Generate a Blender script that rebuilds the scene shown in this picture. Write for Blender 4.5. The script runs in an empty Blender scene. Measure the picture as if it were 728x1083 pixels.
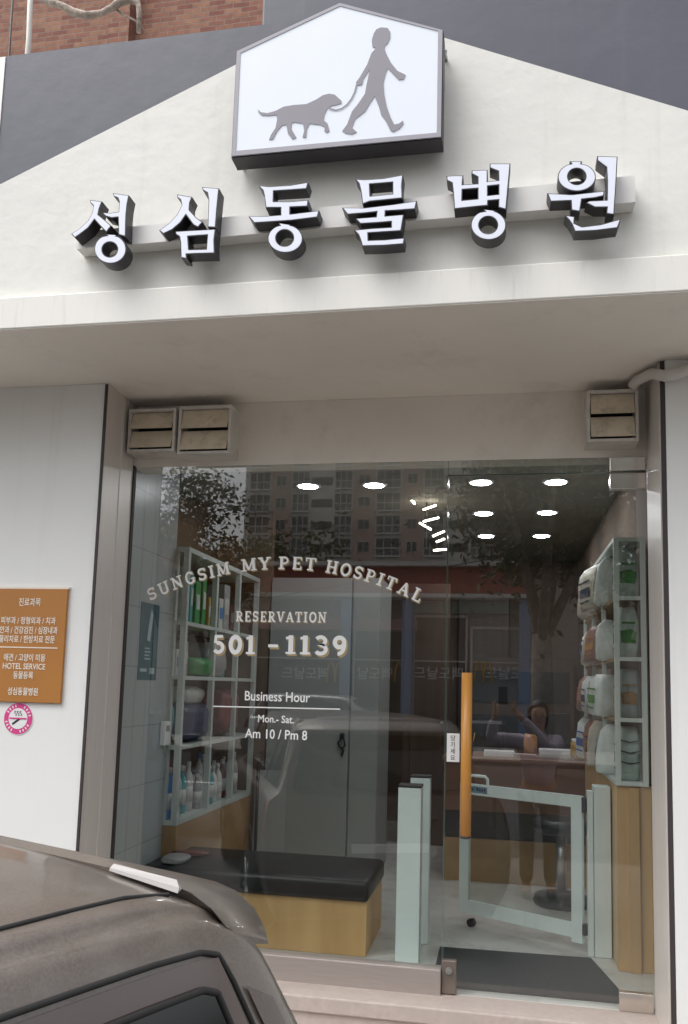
import bpy, bmesh, math, random
from mathutils import Vector, Matrix
random.seed(7)
R = math.radians
sc = bpy.context.scene

# ------------------------------------------------------------------ camera
CAM = Vector((0.0, -3.6, 1.62))
MROW = ((0.98213322, 0.18608606, 0.02804147),      # camera right
        (0.00501496, 0.12307514, -0.99238468),     # camera down
        (-0.18812017, 0.97479459, 0.11994297))     # camera forward
FPX, CX, CY, PW, PH = 898.76, 360.71, 615.82, 728.0, 1083.0
cd = bpy.data.cameras.new('camera'); cam = bpy.data.objects.new('camera', cd)
sc.collection.objects.link(cam); sc.camera = cam
rx, dn, fw = (Vector(r) for r in MROW)
m = Matrix((( rx.x, -dn.x, -fw.x), (rx.y, -dn.y, -fw.y), (rx.z, -dn.z, -fw.z)))
cam.matrix_world = Matrix.Translation(CAM) @ m.to_4x4()
cd.sensor_fit = 'VERTICAL'; cd.sensor_height = 24.0
cd.lens = FPX / PH * 24.0
cd.shift_x = (PW/2 - CX) / PH
cd.shift_y = (CY - PH/2) / PH
cd.clip_start = 0.02; cd.clip_end = 2000

# ------------------------------------------------------------------ sky, sun, exposure
SUN_EL, SUN_AZ = 62, 236           # azimuth measured clockwise from +Y (the shop interior side)
w = bpy.data.worlds.new('World'); sc.world = w; w.use_nodes = True
nt = w.node_tree; bgn = nt.nodes['Background']
sky = nt.nodes.new('ShaderNodeTexSky'); sky.sky_type = 'NISHITA'; sky.sun_disc = False
sky.sun_elevation = R(SUN_EL); sky.sun_rotation = R(SUN_AZ); sky.dust_density = 5; sky.air_density = 1.0; sky.ozone_density = 1
hs = nt.nodes.new('ShaderNodeHueSaturation'); hs.inputs['Saturation'].default_value = 0.22
nt.links.new(sky.outputs[0], hs.inputs['Color']); nt.links.new(hs.outputs[0], bgn.inputs[0])
bgn.inputs[1].default_value = 0.15
sl = bpy.data.lights.new('sun', 'SUN'); sl.energy = 0.5; sl.angle = R(60); sl.color = (1, 0.965, 0.92)
so = bpy.data.objects.new('sun', sl); sc.collection.objects.link(so)
sd = Vector((math.sin(R(SUN_AZ))*math.cos(R(SUN_EL)), math.cos(R(SUN_AZ))*math.cos(R(SUN_EL)), math.sin(R(SUN_EL))))
so.rotation_euler = sd.to_track_quat('Z', 'Y').to_euler()
sc.view_settings.view_transform = 'Standard'; sc.view_settings.look = 'None'
sc.view_settings.gamma = 1; sc.view_settings.use_curve_mapping = False
sc.view_settings.exposure = 1.08
sc.cycles.use_denoising = True
sc.cycles.max_bounces = 10; sc.cycles.transparent_max_bounces = 16
sc.cycles.caustics_reflective = False; sc.cycles.caustics_refractive = False
sc.cycles.sample_clamp_indirect = 6

# ------------------------------------------------------------------ helpers
def ray(u, v): return rx*((u-CX)/FPX) + dn*((v-CY)/FPX) + fw
def at(u, v, Y):                   # the point of the real plane y = Y seen at photo pixel (u, v)
    d = ray(u, v); return CAM + d*((Y-CAM.y)/d.y)
def atz(u, v, Z):
    d = ray(u, v); return CAM + d*((Z-CAM.z)/d.z)

def tag(o, label=None, cat=None, group=None, kind=None):
    if label: o['label'] = label
    if cat: o['category'] = cat
    if group: o['group'] = group
    if kind: o['kind'] = kind
    return o
def empty(name, label, cat, loc=(0, 0, 0), rz=0, group=None):
    o = bpy.data.objects.new(name, None); sc.collection.objects.link(o)
    o.location = loc; o.rotation_euler = (0, 0, rz); o.empty_display_size = 0.1
    return tag(o, label, cat, group)
def copy_tree(o, parent=None):
    c = o.copy(); sc.collection.objects.link(c)
    if parent: c.parent = parent
    for ch in o.children: copy_tree(ch, c)
    return c

class MB:
    def __init__(s): s.bm = bmesh.new()
    def poly(s, pts, mi=0):
        f = s.bm.faces.new([s.bm.verts.new(p) for p in pts]); f.material_index = mi; return f
    def box(s, a, b, bev=0, mi=0):
        x0, y0, z0 = (min(a[i], b[i]) for i in range(3)); x1, y1, z1 = (max(a[i], b[i]) for i in range(3))
        v = [s.bm.verts.new(p) for p in ((x0,y0,z0),(x1,y0,z0),(x1,y1,z0),(x0,y1,z0),(x0,y0,z1),(x1,y0,z1),(x1,y1,z1),(x0,y1,z1))]
        fs = [s.bm.faces.new([v[i] for i in q]) for q in ((0,3,2,1),(4,5,6,7),(0,1,5,4),(1,2,6,5),(2,3,7,6),(3,0,4,7))]
        for f in fs: f.material_index = mi
        if bev:
            es = list({e for f in fs for e in f.edges})
            r = bmesh.ops.bevel(s.bm, geom=es, offset=bev, segments=2, affect='EDGES', profile=0.5)
            for f in r['faces']: f.material_index = mi
        return s
    def hexa(s, p, mi=0):          # eight corners: bottom ring then top ring
        v = [s.bm.verts.new(q) for q in p]
        for q in ((0,3,2,1),(4,5,6,7),(0,1,5,4),(1,2,6,5),(2,3,7,6),(3,0,4,7)):
            s.bm.faces.new([v[i] for i in q]).material_index = mi
        return s
    def prism(s, pts, vec, mi=0):  # an outline with its own thickness
        vec = Vector(vec); n = len(pts)
        a = [s.bm.verts.new(p) for p in pts]; b = [s.bm.verts.new(Vector(p)+vec) for p in pts]
        fs = [s.bm.faces.new(a), s.bm.faces.new(b[::-1])]
        for i in range(n): fs.append(s.bm.faces.new((a[i], b[i], b[(i+1) % n], a[(i+1) % n])))
        for f in fs: f.material_index = mi
        return s
    def tube(s, pts, rad, seg=10, cap=True, mi=0):
        pts = [Vector(p) for p in pts]; n = len(pts)
        rads = rad if isinstance(rad, (list, tuple)) else [rad]*n
        rings = []; up = None
        for i, p in enumerate(pts):
            t = (pts[min(i+1, n-1)]-pts[max(i-1, 0)]).normalized()
            if up is None:
                up = Vector((0, 0, 1)) if abs(t.z) < 0.9 else Vector((1, 0, 0))
            a = t.cross(up); a = a.normalized() if a.length > 1e-6 else t.orthogonal().normalized()
            b = a.cross(t).normalized(); up = b
            rings.append([s.bm.verts.new(p+(a*math.cos(k*2*math.pi/seg)+b*math.sin(k*2*math.pi/seg))*rads[i]) for k in range(seg)])
        for i in range(n-1):
            for k in range(seg):
                f = s.bm.faces.new((rings[i][k], rings[i][(k+1) % seg], rings[i+1][(k+1) % seg], rings[i+1][k])); f.smooth = True; f.material_index = mi
        if cap:
            s.bm.faces.new(rings[0][::-1]).material_index = mi; s.bm.faces.new(rings[-1]).material_index = mi
        return s
    def lathe(s, c, prof, seg=24, mi=0):   # prof: (radius, z) bottom to top
        c = Vector(c)
        rings = [[s.bm.verts.new(c+Vector((r*math.cos(k*2*math.pi/seg), r*math.sin(k*2*math.pi/seg), z))) for k in range(seg)] for r, z in prof]
        for i in range(len(prof)-1):
            for k in range(seg):
                f = s.bm.faces.new((rings[i][k], rings[i][(k+1) % seg], rings[i+1][(k+1) % seg], rings[i+1][k])); f.smooth = True; f.material_index = mi
        s.bm.faces.new(rings[0][::-1]).material_index = mi; s.bm.faces.new(rings[-1]).material_index = mi
        return s
    def build(s, name, mat, parent=None, smooth=False, recalc=True):
        if recalc: bmesh.ops.recalc_face_normals(s.bm, faces=s.bm.faces)
        me = bpy.data.meshes.new(name); s.bm.to_mesh(me); s.bm.free()
        for q in (mat if isinstance(mat, (list, tuple)) else [mat]): me.materials.append(q)
        if smooth:
            for f in me.polygons: f.use_smooth = True
        o = bpy.data.objects.new(name, me); sc.collection.objects.link(o)
        if parent is not None:
            o.parent = parent
        return o
def rel(parent, o):                # keep world coordinates of a mesh under an Empty placed elsewhere
    o.matrix_parent_inverse = parent.matrix_basis.inverted(); return o
def part(mb, name, mat, parent, **k): return rel(parent, mb.build(name, mat, parent, **k))

def outline_mesh(splines, depth, Y, name, mat, parent=None, grow=0.0, mi=None):
    """2D outlines (x, z; holes inside outlines) extruded to a solid between y = Y (front) and y = Y+depth"""
    cu = bpy.data.curves.new(name, 'CURVE'); cu.dimensions = '2D'; cu.fill_mode = 'BOTH'
    cu.extrude = depth/2
    for pts in splines:
        if grow: pts = inset(pts, grow)
        sp = cu.splines.new('POLY'); sp.points.add(len(pts)-1); sp.use_cyclic_u = True
        for q, p in zip(sp.points, pts): q.co = (p[0], p[1], 0, 1)
    o = bpy.data.objects.new(name, cu); sc.collection.objects.link(o)
    dg = bpy.context.evaluated_depsgraph_get(); dg.update()
    me = bpy.data.meshes.new_from_object(o.evaluated_get(dg))
    bpy.data.objects.remove(o); bpy.data.curves.remove(cu)
    for v in me.vertices:
        x, z, d = v.co; v.co = (x, Y+depth/2-d, z)
    me.materials.clear(); me.materials.append(mat); me.name = name
    for f in me.polygons: f.use_smooth = False
    ob = bpy.data.objects.new(name, me); sc.collection.objects.link(ob)
    if parent is not None: ob.parent = parent; rel(parent, ob)
    return ob
def area(p): return 0.5*sum(p[i][0]*p[(i+1) % len(p)][1]-p[(i+1) % len(p)][0]*p[i][1] for i in range(len(p)))
def inset(pts, d):                 # d > 0 grows towards the outside of the ink if the path is counter-clockwise
    n = len(pts); out = []
    for i in range(n):
        a, b, c = (Vector(pts[(i+k) % n]) for k in (-1, 0, 1))
        e1 = (b-a).normalized(); e2 = (c-b).normalized()
        n1 = Vector((e1.y, -e1.x)); n2 = Vector((e2.y, -e2.x)); h = n1+n2
        if h.length < 0.3: out.append(tuple(b+n1*d)); continue
        h.normalize(); out.append(tuple(b+h*(d/max(0.5, h.dot(n1)))))
    return out
def text_mesh(s, size, loc, name, mat, parent=None, align='LEFT', width=None, depth=0.001, rz=0, bold=0.0, sx=1.0, tilt=0):
    cu = bpy.data.curves.new(name, 'FONT'); cu.body = s; cu.size = size; cu.align_x = align; cu.extrude = depth/2; cu.resolution_u = 3
    cu.offset = bold
    o = bpy.data.objects.new(name, cu); sc.collection.objects.link(o)
    dg = bpy.context.evaluated_depsgraph_get(); dg.update()
    me = bpy.data.meshes.new_from_object(o.evaluated_get(dg))
    bpy.data.objects.remove(o); bpy.data.curves.remove(cu)
    if width and me.vertices:
        xs = [v.co.x for v in me.vertices]; k = width/(max(xs)-min(xs)); x0 = min(xs)
        for v in me.vertices: v.co.x = (v.co.x-x0)*k if align == 'LEFT' else v.co.x*k
    for v in me.vertices:
        x, y, z = v.co; v.co = (x*sx, -z, y)
    me.materials.clear(); me.materials.append(mat); me.name = name
    ob = bpy.data.objects.new(name, me); sc.collection.objects.link(ob)
    ob.matrix_basis = Matrix.Translation(loc) @ Matrix.Rotation(rz, 4, 'Z') @ Matrix.Rotation(tilt, 4, 'Y')
    if parent is not None: ob.parent = parent; rel(parent, ob)
    return ob

# ------------------------------------------------------------------ materials
def mat(name, col, rough=0.6, metal=0, var=0.0, vscale=6, bump=0.0, bscale=60, spec=0.5, coat=0, emit=None, estr=0, stretch=(1,1,1), col2=None, dirt=None, dscale=3, damt=0.5, dlo=0.5, dhi=0.75):
    m_ = bpy.data.materials.new(name); m_.use_nodes = True
    n = m_.node_tree.nodes; l = m_.node_tree.links; b = n['Principled BSDF']
    b.inputs['Base Color'].default_value = (*col, 1); b.inputs['Roughness'].default_value = rough
    b.inputs['Metallic'].default_value = metal; b.inputs['Specular IOR Level'].default_value = spec
    b.inputs['Coat Weight'].default_value = coat; b.inputs['Coat Roughness'].default_value = 0.08
    tc = n.new('ShaderNodeTexCoord'); mp = n.new('ShaderNodeMapping'); mp.inputs['Scale'].default_value = stretch
    l.new(tc.outputs['Object'], mp.inputs['Vector'])
    last = None
    if var or col2:
        t = n.new('ShaderNodeTexNoise'); t.inputs['Scale'].default_value = vscale; t.inputs['Detail'].default_value = 6
        l.new(mp.outputs[0], t.inputs['Vector'])
        r_ = n.new('ShaderNodeValToRGB'); c2 = col2 or tuple(c*(1-var) for c in col); c1 = col if col2 else tuple(min(1, c*(1+var)) for c in col)
        r_.color_ramp.elements[0].position = 0.32; r_.color_ramp.elements[1].position = 0.68
        r_.color_ramp.elements[0].color = (*c2, 1); r_.color_ramp.elements[1].color = (*c1, 1)
        l.new(t.outputs['Fac'], r_.inputs[0]); last = r_.outputs[0]
    if dirt:
        t2 = n.new('ShaderNodeTexNoise'); t2.inputs['Scale'].default_value = dscale; t2.inputs['Detail'].default_value = 9; t2.inputs['Roughness'].default_value = 0.7
        l.new(mp.outputs[0], t2.inputs['Vector'])
        mr = n.new('ShaderNodeMapRange'); mr.inputs['From Min'].default_value = dlo; mr.inputs['From Max'].default_value = dhi; mr.inputs['To Max'].default_value = damt
        l.new(t2.outputs['Fac'], mr.inputs['Value'])
        mx = n.new('ShaderNodeMix'); mx.data_type = 'RGBA'
        l.new(mr.outputs[0], mx.inputs['Factor'])
        if last: l.new(last, mx.inputs['A'])
        else: mx.inputs['A'].default_value = (*col, 1)
        mx.inputs['B'].default_value = (*dirt, 1); last = mx.outputs['Result']
    if last: l.new(last, b.inputs['Base Color'])
    if bump:
        t3 = n.new('ShaderNodeTexNoise'); t3.inputs['Scale'].default_value = bscale; t3.inputs['Detail'].default_value = 5
        l.new(mp.outputs[0], t3.inputs['Vector'])
        bp = n.new('ShaderNodeBump'); bp.inputs['Strength'].default_value = bump; bp.inputs['Distance'].default_value = 0.01
        l.new(t3.outputs['Fac'], bp.inputs['Height']); l.new(bp.outputs[0], b.inputs['Normal'])
    if emit:
        b.inputs['Emission Color'].default_value = (*emit, 1); b.inputs['Emission Strength'].default_value = estr
    return m_
def wood(name, c1, c2, stretch, rough=0.45):
    return mat(name, c1, rough, col2=c2, vscale=9, stretch=stretch, bump=0.05, bscale=30)
def glass_mat(name, tint, ior, rough=0.0):
    m_ = bpy.data.materials.new(name); m_.use_nodes = True; n = m_.node_tree.nodes; l = m_.node_tree.links
    n.remove(n['Principled BSDF']); out = n['Material Output']
    tr = n.new('ShaderNodeBsdfTransparent'); tr.inputs[0].default_value = (*tint, 1)
    gl = n.new('ShaderNodeBsdfGlossy'); gl.inputs['Roughness'].default_value = rough; gl.inputs['Color'].default_value = (1, 1, 1, 1)
    fr = n.new('ShaderNodeFresnel'); fr.inputs['IOR'].default_value = ior
    ge = n.new('ShaderNodeNewGeometry'); ma = n.new('ShaderNodeMath'); ma.operation = 'SUBTRACT'; ma.inputs[0].default_value = 1
    l.new(ge.outputs['Backfacing'], ma.inputs[1])
    mu = n.new('ShaderNodeMath'); mu.operation = 'MULTIPLY'
    l.new(fr.outputs[0], mu.inputs[0]); l.new(ma.outputs[0], mu.inputs[1])
    mx = n.new('ShaderNodeMixShader'); l.new(mu.outputs[0], mx.inputs[0]); l.new(tr.outputs[0], mx.inputs[1]); l.new(gl.outputs[0], mx.inputs[2])
    l.new(mx.outputs[0], out.inputs['Surface']); return m_
def brick_mat(name, c1, c2, mortar, bw, bh, msize=0.012):
    m_ = bpy.data.materials.new(name); m_.use_nodes = True; n = m_.node_tree.nodes; l = m_.node_tree.links; b = n['Principled BSDF']
    tc = n.new('ShaderNodeTexCoord'); sx = n.new('ShaderNodeSeparateXYZ'); cb = n.new('ShaderNodeCombineXYZ')
    ad = n.new('ShaderNodeMath'); l.new(tc.outputs['Object'], sx.inputs[0]); l.new(sx.outputs['X'], ad.inputs[0]); l.new(sx.outputs['Y'], ad.inputs[1])
    l.new(ad.outputs[0], cb.inputs['X']); l.new(sx.outputs['Z'], cb.inputs['Y'])
    br = n.new('ShaderNodeTexBrick'); br.inputs['Scale'].default_value = 1; br.inputs['Brick Width'].default_value = bw; br.inputs['Row Height'].default_value = bh
    br.inputs['Mortar Size'].default_value = msize; br.inputs['Mortar Smooth'].default_value = 0.15
    br.inputs['Color1'].default_value = (*c1, 1); br.inputs['Color2'].default_value = (*c2, 1); br.inputs['Mortar'].default_value = (*mortar, 1)
    l.new(cb.outputs[0], br.inputs['Vector'])
    ns = n.new('ShaderNodeTexNoise'); ns.inputs['Scale'].default_value = 14; ns.inputs['Detail'].default_value = 8; l.new(tc.outputs['Object'], ns.inputs['Vector'])
    mx = n.new('ShaderNodeMix'); mx.data_type = 'RGBA'; mx.blend_type = 'OVERLAY'; mx.inputs['Factor'].default_value = 0.45
    l.new(br.outputs['Color'], mx.inputs['A']); l.new(ns.outputs['Fac'], mx.inputs['B']); l.new(mx.outputs['Result'], b.inputs['Base Color'])
    b.inputs['Roughness'].default_value = 0.85
    bp = n.new('ShaderNodeBump'); bp.inputs['Strength'].default_value = 0.6; bp.inputs['Distance'].default_value = 0.008; bp.invert = True
    l.new(br.outputs['Fac'], bp.inputs['Height']); l.new(bp.outputs[0], b.inputs['Normal']); return m_

M = {}
M['white_paint'] = mat('white_paint', (0.70, 0.695, 0.655), 0.55, var=0.03, vscale=1.6, bump=0.22, bscale=16, dirt=(0.62, 0.59, 0.52), dscale=2.2, damt=0.25, dlo=0.56, dhi=0.8)
M['pier_paint'] = mat('pier_paint', (0.82, 0.825, 0.805), 0.5, var=0.02, vscale=1.5, bump=0.03, bscale=40)
M['dark_paint'] = mat('dark_paint', (0.078, 0.081, 0.108), 0.5, var=0.06, vscale=3, bump=0.16, bscale=12, dirt=(0.115, 0.115, 0.135), dscale=4, damt=0.35, dlo=0.55, dhi=0.8)
M['soffit_paint'] = mat('soffit_paint', (0.83, 0.78, 0.71), 0.7, var=0.04, vscale=2, bump=0.05, dirt=(0.36, 0.33, 0.29), dscale=3, damt=0.35, dlo=0.55, dhi=0.8)
M['lip_paint'] = mat('lip_paint', (0.77, 0.755, 0.71), 0.5, var=0.02, vscale=3, bump=0.05, dirt=(0.60, 0.58, 0.54), dscale=7, damt=0.4, dlo=0.58, dhi=0.8, stretch=(3, 1, 0.6))
M['steel'] = mat('brushed_steel', (0.70, 0.655, 0.61), 0.36, metal=0.12, var=0.05, vscale=5, stretch=(40, 40, 1), bump=0.02)
M['steel_dark'] = mat('joint_dark', (0.045, 0.035, 0.035), 0.6, var=0.1)
M['sill_steel'] = mat('sill_steel', (0.37, 0.32, 0.295), 0.36, metal=0.2, var=0.05, vscale=5, stretch=(1, 40, 40), bump=0.02, dirt=(0.25, 0.215, 0.195), dscale=9, damt=0.5)
M['bronze'] = mat('lock_bronze', (0.20, 0.165, 0.14), 0.35, metal=0.4, var=0.08, vscale=20)
M['patch'] = mat('polished_fitting', (0.62, 0.57, 0.52), 0.16, metal=0.85, var=0.04)
M['stone'] = mat('step_stone', (0.47, 0.40, 0.36), 0.6, var=0.07, vscale=40, bump=0.06, bscale=120, dirt=(0.30, 0.26, 0.23), dscale=5, damt=0.4)
M['brick'] = brick_mat('red_brick', (0.175, 0.058, 0.04), (0.28, 0.14, 0.085), (0.22, 0.15, 0.12), 0.19, 0.062, 0.006)
M['roof'] = mat('roof_concrete', (0.3, 0.3, 0.29), 0.9, var=0.1)
M['sign_dark'] = mat('sign_return', (0.035, 0.032, 0.036), 0.42, var=0.1, vscale=12)
M['sign_frame'] = mat('sign_frame', (0.33, 0.32, 0.36), 0.4, var=0.03)
M['sign_face'] = mat('sign_face_acrylic', (0.60, 0.63, 0.68), 0.3, emit=(0.80, 0.87, 1.0), estr=0.10, var=0.01)
M['letter_face'] = mat('letter_face_acrylic', (0.58, 0.60, 0.67), 0.3, emit=(0.8, 0.85, 1.0), estr=0.11, var=0.01)
M['picto'] = mat('pictogram_film', (0.24, 0.23, 0.265), 0.45, var=0.02)
M['rail'] = mat('rail_paint', (0.72, 0.71, 0.69), 0.45, var=0.03, dirt=(0.5, 0.48, 0.45), damt=0.3)
M['vinyl'] = mat('window_vinyl', (0.90, 0.90, 0.88), 0.5, var=0.02)
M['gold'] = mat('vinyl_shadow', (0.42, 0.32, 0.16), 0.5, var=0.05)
M['glass'] = glass_mat('shop_glass', (0.925, 0.945, 0.935), 2.08)
M['clear'] = glass_mat('clear_panel', (0.90, 0.93, 0.92), 1.45)
M['edge'] = mat('glass_edge', (0.10, 0.16, 0.135), 0.2, var=0.05)
M['board'] = mat('board_brown', (0.44, 0.185, 0.04), 0.4, var=0.05, vscale=3)
M['board_txt'] = mat('board_lettering', (0.86, 0.80, 0.70), 0.5, var=0.01)
M['pink'] = mat('sticker_pink', (0.66, 0.06, 0.25), 0.5, var=0.04)
M['white'] = mat('plain_white', (0.82, 0.82, 0.82), 0.45, var=0.02)
M['black'] = mat('plain_black', (0.018, 0.018, 0.02), 0.5, var=0.1)
M['vent'] = mat('vent_metal', (0.70, 0.615, 0.48), 0.45, var=0.08, vscale=8, dirt=(0.18, 0.14, 0.10), dscale=14, damt=0.6)
M['vent_side'] = mat('vent_casing', (0.66, 0.63, 0.58), 0.5, var=0.06, dirt=(0.2, 0.17, 0.14), dscale=10, damt=0.5)
M['pvc'] = mat('pvc_tape', (0.62, 0.60, 0.56), 0.55, var=0.05, vscale=14)
M['oak'] = wood('oak_board', (0.70, 0.455, 0.21), (0.57, 0.35, 0.15), (1, 1, 0.12))
M['oak_shelf'] = wood('oak_shelf', (0.40, 0.25, 0.12), (0.32, 0.19, 0.085), (1, 0.2, 1))
M['walnut'] = wood('walnut_board', (0.21, 0.10, 0.058), (0.15, 0.07, 0.042), (0.15, 1, 1))
M['darkwood'] = wood('dark_door_wood', (0.12, 0.075, 0.05), (0.08, 0.048, 0.033), (1, 1, 0.12))
M['handle'] = wood('handle_wood', (0.62, 0.30, 0.07), (0.54, 0.24, 0.05), (1, 1, 0.1), 0.35)
M['tile'] = None
M['gate'] = mat('gate_enamel', (0.78, 0.86, 0.84), 0.35, var=0.02)
M['shelf_white'] = mat('shelf_enamel', (0.72, 0.79, 0.745), 0.35, var=0.02)
M['leather'] = mat('bench_leather', (0.012, 0.013, 0.016), 0.36, var=0.2, bump=0.10, bscale=90)
M['mat'] = mat('rubber_mat', (0.035, 0.037, 0.04), 0.85, var=0.15, vscale=60, bump=0.3, bscale=220)
M['floor'] = mat('floor_marble', (0.64, 0.63, 0.60), 0.22, var=0.08, vscale=3, dirt=(0.33, 0.31, 0.28), dscale=5, damt=0.6)
M['ceil'] = mat('ceiling_board', (0.30, 0.28, 0.255), 0.8, var=0.03)
M['inwall'] = mat('interior_wall', (0.17, 0.12, 0.085), 0.8, var=0.05)
M['cabinet'] = mat('cabinet_laminate', (0.33, 0.35, 0.34), 0.4, var=0.02)
M['lamp'] = mat('downlight_lens', (0.9, 0.9, 0.9), 0.4, emit=(0.95, 0.95, 1.0), estr=38, var=0.01)
M['lamp_warm'] = mat('stick_lamp', (0.9, 0.9, 0.9), 0.4, emit=(1.0, 0.90, 0.72), estr=7, var=0.01)
M['lamp_rim'] = mat('downlight_rim', (0.7, 0.7, 0.7), 0.4, var=0.02)
M['teal'] = mat('poster_teal', (0.02, 0.085, 0.11), 0.5, col2=(0.03, 0.12, 0.15), vscale=4)
M['pale'] = mat('poster_pale', (0.45, 0.55, 0.58), 0.5, var=0.1)
M['asphalt'] = mat('asphalt', (0.052, 0.052, 0.054), 0.9, var=0.2, vscale=30, bump=0.4, bscale=150, dirt=(0.085, 0.083, 0.08), dscale=0.8, damt=0.7)
M['paving'] = mat('paving', (0.30, 0.28, 0.26), 0.85, var=0.12, vscale=8, bump=0.2)
M['line'] = mat('road_paint', (0.75, 0.75, 0.72), 0.7, var=0.08, vscale=20)
M['rubber'] = mat('tyre_rubber', (0.02, 0.02, 0.02), 0.85, var=0.15, bump=0.1)
M['alloy'] = mat('alloy', (0.6, 0.6, 0.6), 0.3, metal=0.9, var=0.05)
M['carglass'] = mat('car_glass', (0.006, 0.007, 0.008), 0.04, spec=0.7, var=0.1)
M['red_lens'] = mat('red_lens', (0.13, 0.02, 0.018), 0.15, var=0.1)
M['glint'] = mat('glint_satin', (0.33, 0.315, 0.305), 0.3, metal=0.3, var=0.02)  # pale satin tone for the painted sky glint on the car

def tile_mat():
    m_ = bpy.data.materials.new('wall_tile'); m_.use_nodes = True; n = m_.node_tree.nodes; l = m_.node_tree.links; b = n['Principled BSDF']
    tc = n.new('ShaderNodeTexCoord'); sx = n.new('ShaderNodeSeparateXYZ'); cb = n.new('ShaderNodeCombineXYZ')
    l.new(tc.outputs['Object'], sx.inputs[0]); l.new(sx.outputs['Y'], cb.inputs['X']); l.new(sx.outputs['Z'], cb.inputs['Y'])
    br = n.new('ShaderNodeTexBrick'); br.offset = 0; br.inputs['Scale'].default_value = 1; br.inputs['Brick Width'].default_value = 0.30; br.inputs['Row Height'].default_value = 0.28
    br.inputs['Mortar Size'].default_value = 0.003; br.inputs['Color1'].default_value = (0.40, 0.435, 0.44, 1); br.inputs['Color2'].default_value = (0.425, 0.455, 0.46, 1); br.inputs['Mortar'].default_value = (0.28, 0.30, 0.30, 1)
    l.new(cb.outputs[0], br.inputs['Vector']); l.new(br.outputs['Color'], b.inputs['Base Color']); b.inputs['Roughness'].default_value = 0.3; return m_
M['tile'] = tile_mat()

def streak(m_, colr, amt, sc_=(9, 9, .45), lo=.56, hi=.78):
    """weather streaks running down the face"""
    n = m_.node_tree.nodes; l = m_.node_tree.links; b = n['Principled BSDF']
    tc = n.new('ShaderNodeTexCoord'); mp = n.new('ShaderNodeMapping'); mp.inputs['Scale'].default_value = sc_; l.new(tc.outputs['Object'], mp.inputs['Vector'])
    t = n.new('ShaderNodeTexNoise'); t.inputs['Scale'].default_value = 1.6; t.inputs['Detail'].default_value = 8; t.inputs['Roughness'].default_value = .65; l.new(mp.outputs[0], t.inputs['Vector'])
    mr = n.new('ShaderNodeMapRange'); mr.inputs['From Min'].default_value = lo; mr.inputs['From Max'].default_value = hi; mr.inputs['To Max'].default_value = amt; l.new(t.outputs['Fac'], mr.inputs['Value'])
    mx = n.new('ShaderNodeMix'); mx.data_type = 'RGBA'; l.new(mr.outputs[0], mx.inputs['Factor'])
    src = b.inputs['Base Color'].links[0].from_socket; l.new(src, mx.inputs['A']); mx.inputs['B'].default_value = (*colr, 1); l.new(mx.outputs['Result'], b.inputs['Base Color'])
streak(M['white_paint'], (.50, .47, .41), .30); streak(M['lip_paint'], (.42, .40, .36), .40, (14, 14, 1.5)); streak(M['pier_paint'], (.58, .57, .53), .22); streak(M['dark_paint'], (.14, .14, .16), .3)
streak(M['soffit_paint'], (.50, .47, .42), .35, (2, 2, 2)); streak(M['steel'], (.42, .38, .34), .3, (20, 20, .8)); streak(M['gate'], (.5, .52, .48), .3, (14, 14, 2))

# ------------------------------------------------------------------ ground and road
GZ = -0.10
def sheet(name, x0, y0, x1, y1, z, mt):
    b = MB(); b.poly([(x0, y0, z), (x1, y0, z), (x1, y1, z), (x0, y1, z)])
    return tag(b.build(name, mt), kind='structure')
sheet('ground', -400, -400, 400, 400, GZ, M['asphalt'])
o = MB().box((-60, -20.6, GZ-0.05), (60, -16.4, GZ+0.13)).build('pavement', M['paving']); tag(o, kind='structure')
M['bounce_pale'] = mat('bounce_ground', (0.185, 0.178, 0.168), 0.85, var=0.08, vscale=6, bump=0.2, dirt=(0.11, 0.106, 0.10), dscale=1.5, damt=0.6)  # lighter than the asphalt so that it throws light upwards
sheet('bounce_sheet', -14, -5.6, 14, -0.85, GZ+0.004, M['bounce_pale'])  # added sheet to bounce light onto the soffit and header
for i in range(14):
    x = -30+i*4.6
    tag(sheet('road_marking', x, -10.6, x+2.2, -10.45, GZ+0.004, M['line']))
FZ = 0.405
fl = MB().box((-2.0, 0.0, 0.30), (0.66, 4.4, FZ)).build('shop_floor', M['floor']); tag(fl, kind='structure')

# ------------------------------------------------------------------ clinic building
B = empty('pet_clinic', 'white pet clinic shopfront with dark grey painted gable corners, glass front and brick storey above', 'building', (0, 0, GZ))
YF = -0.85
TL, TR = -1.925, 4.2
f = MB()
zt = 4.03
ap = (-0.59, 4.03)
def pf(x, z, y=YF): return (x, y, z)
# white gable field
f.poly([pf(TL, 2.99), pf(TR, 2.99), pf(TR, 3.17), pf(1.385, 3.17), pf(0.589, 3.529), pf(-0.215, 3.893), pf(-0.50, 4.03), pf(-0.63, 4.03), pf(-0.986, 3.879), pf(TL, 3.484)], 0)
f.poly([pf(TL, 3.484), pf(-0.986, 3.879), pf(-0.63, 4.03), pf(TL, 4.03)], 1)
f.poly([pf(-0.50, 4.03), pf(-0.215, 3.893), pf(0.589, 3.529), pf(1.385, 3.17), pf(TR, 3.17), pf(TR, 4.03)], 1)
f.poly([pf(TL, 4.03), pf(TR, 4.03), (TR, -0.70, 4.03), (TL, -0.70, 4.03)], 1)
f.poly([(TL, -0.70, 4.03), (TR, -0.70, 4.03), (TR, -0.70, 3.0), (TL, -0.70, 3.0)], 0)
part(f, 'fascia', [M['white_paint'], M['dark_paint']], B, recalc=False)
part(MB().box((-6.0, -0.853, 2.99), (TL-0.002, -0.70, 4.026)), 'fascia', M['pier_paint'], B)
part(MB().box((-6.0, -0.89, 2.889), (TR, -0.70, 3.012), 0.004), 'fascia_lip', M['lip_paint'], B)
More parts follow.
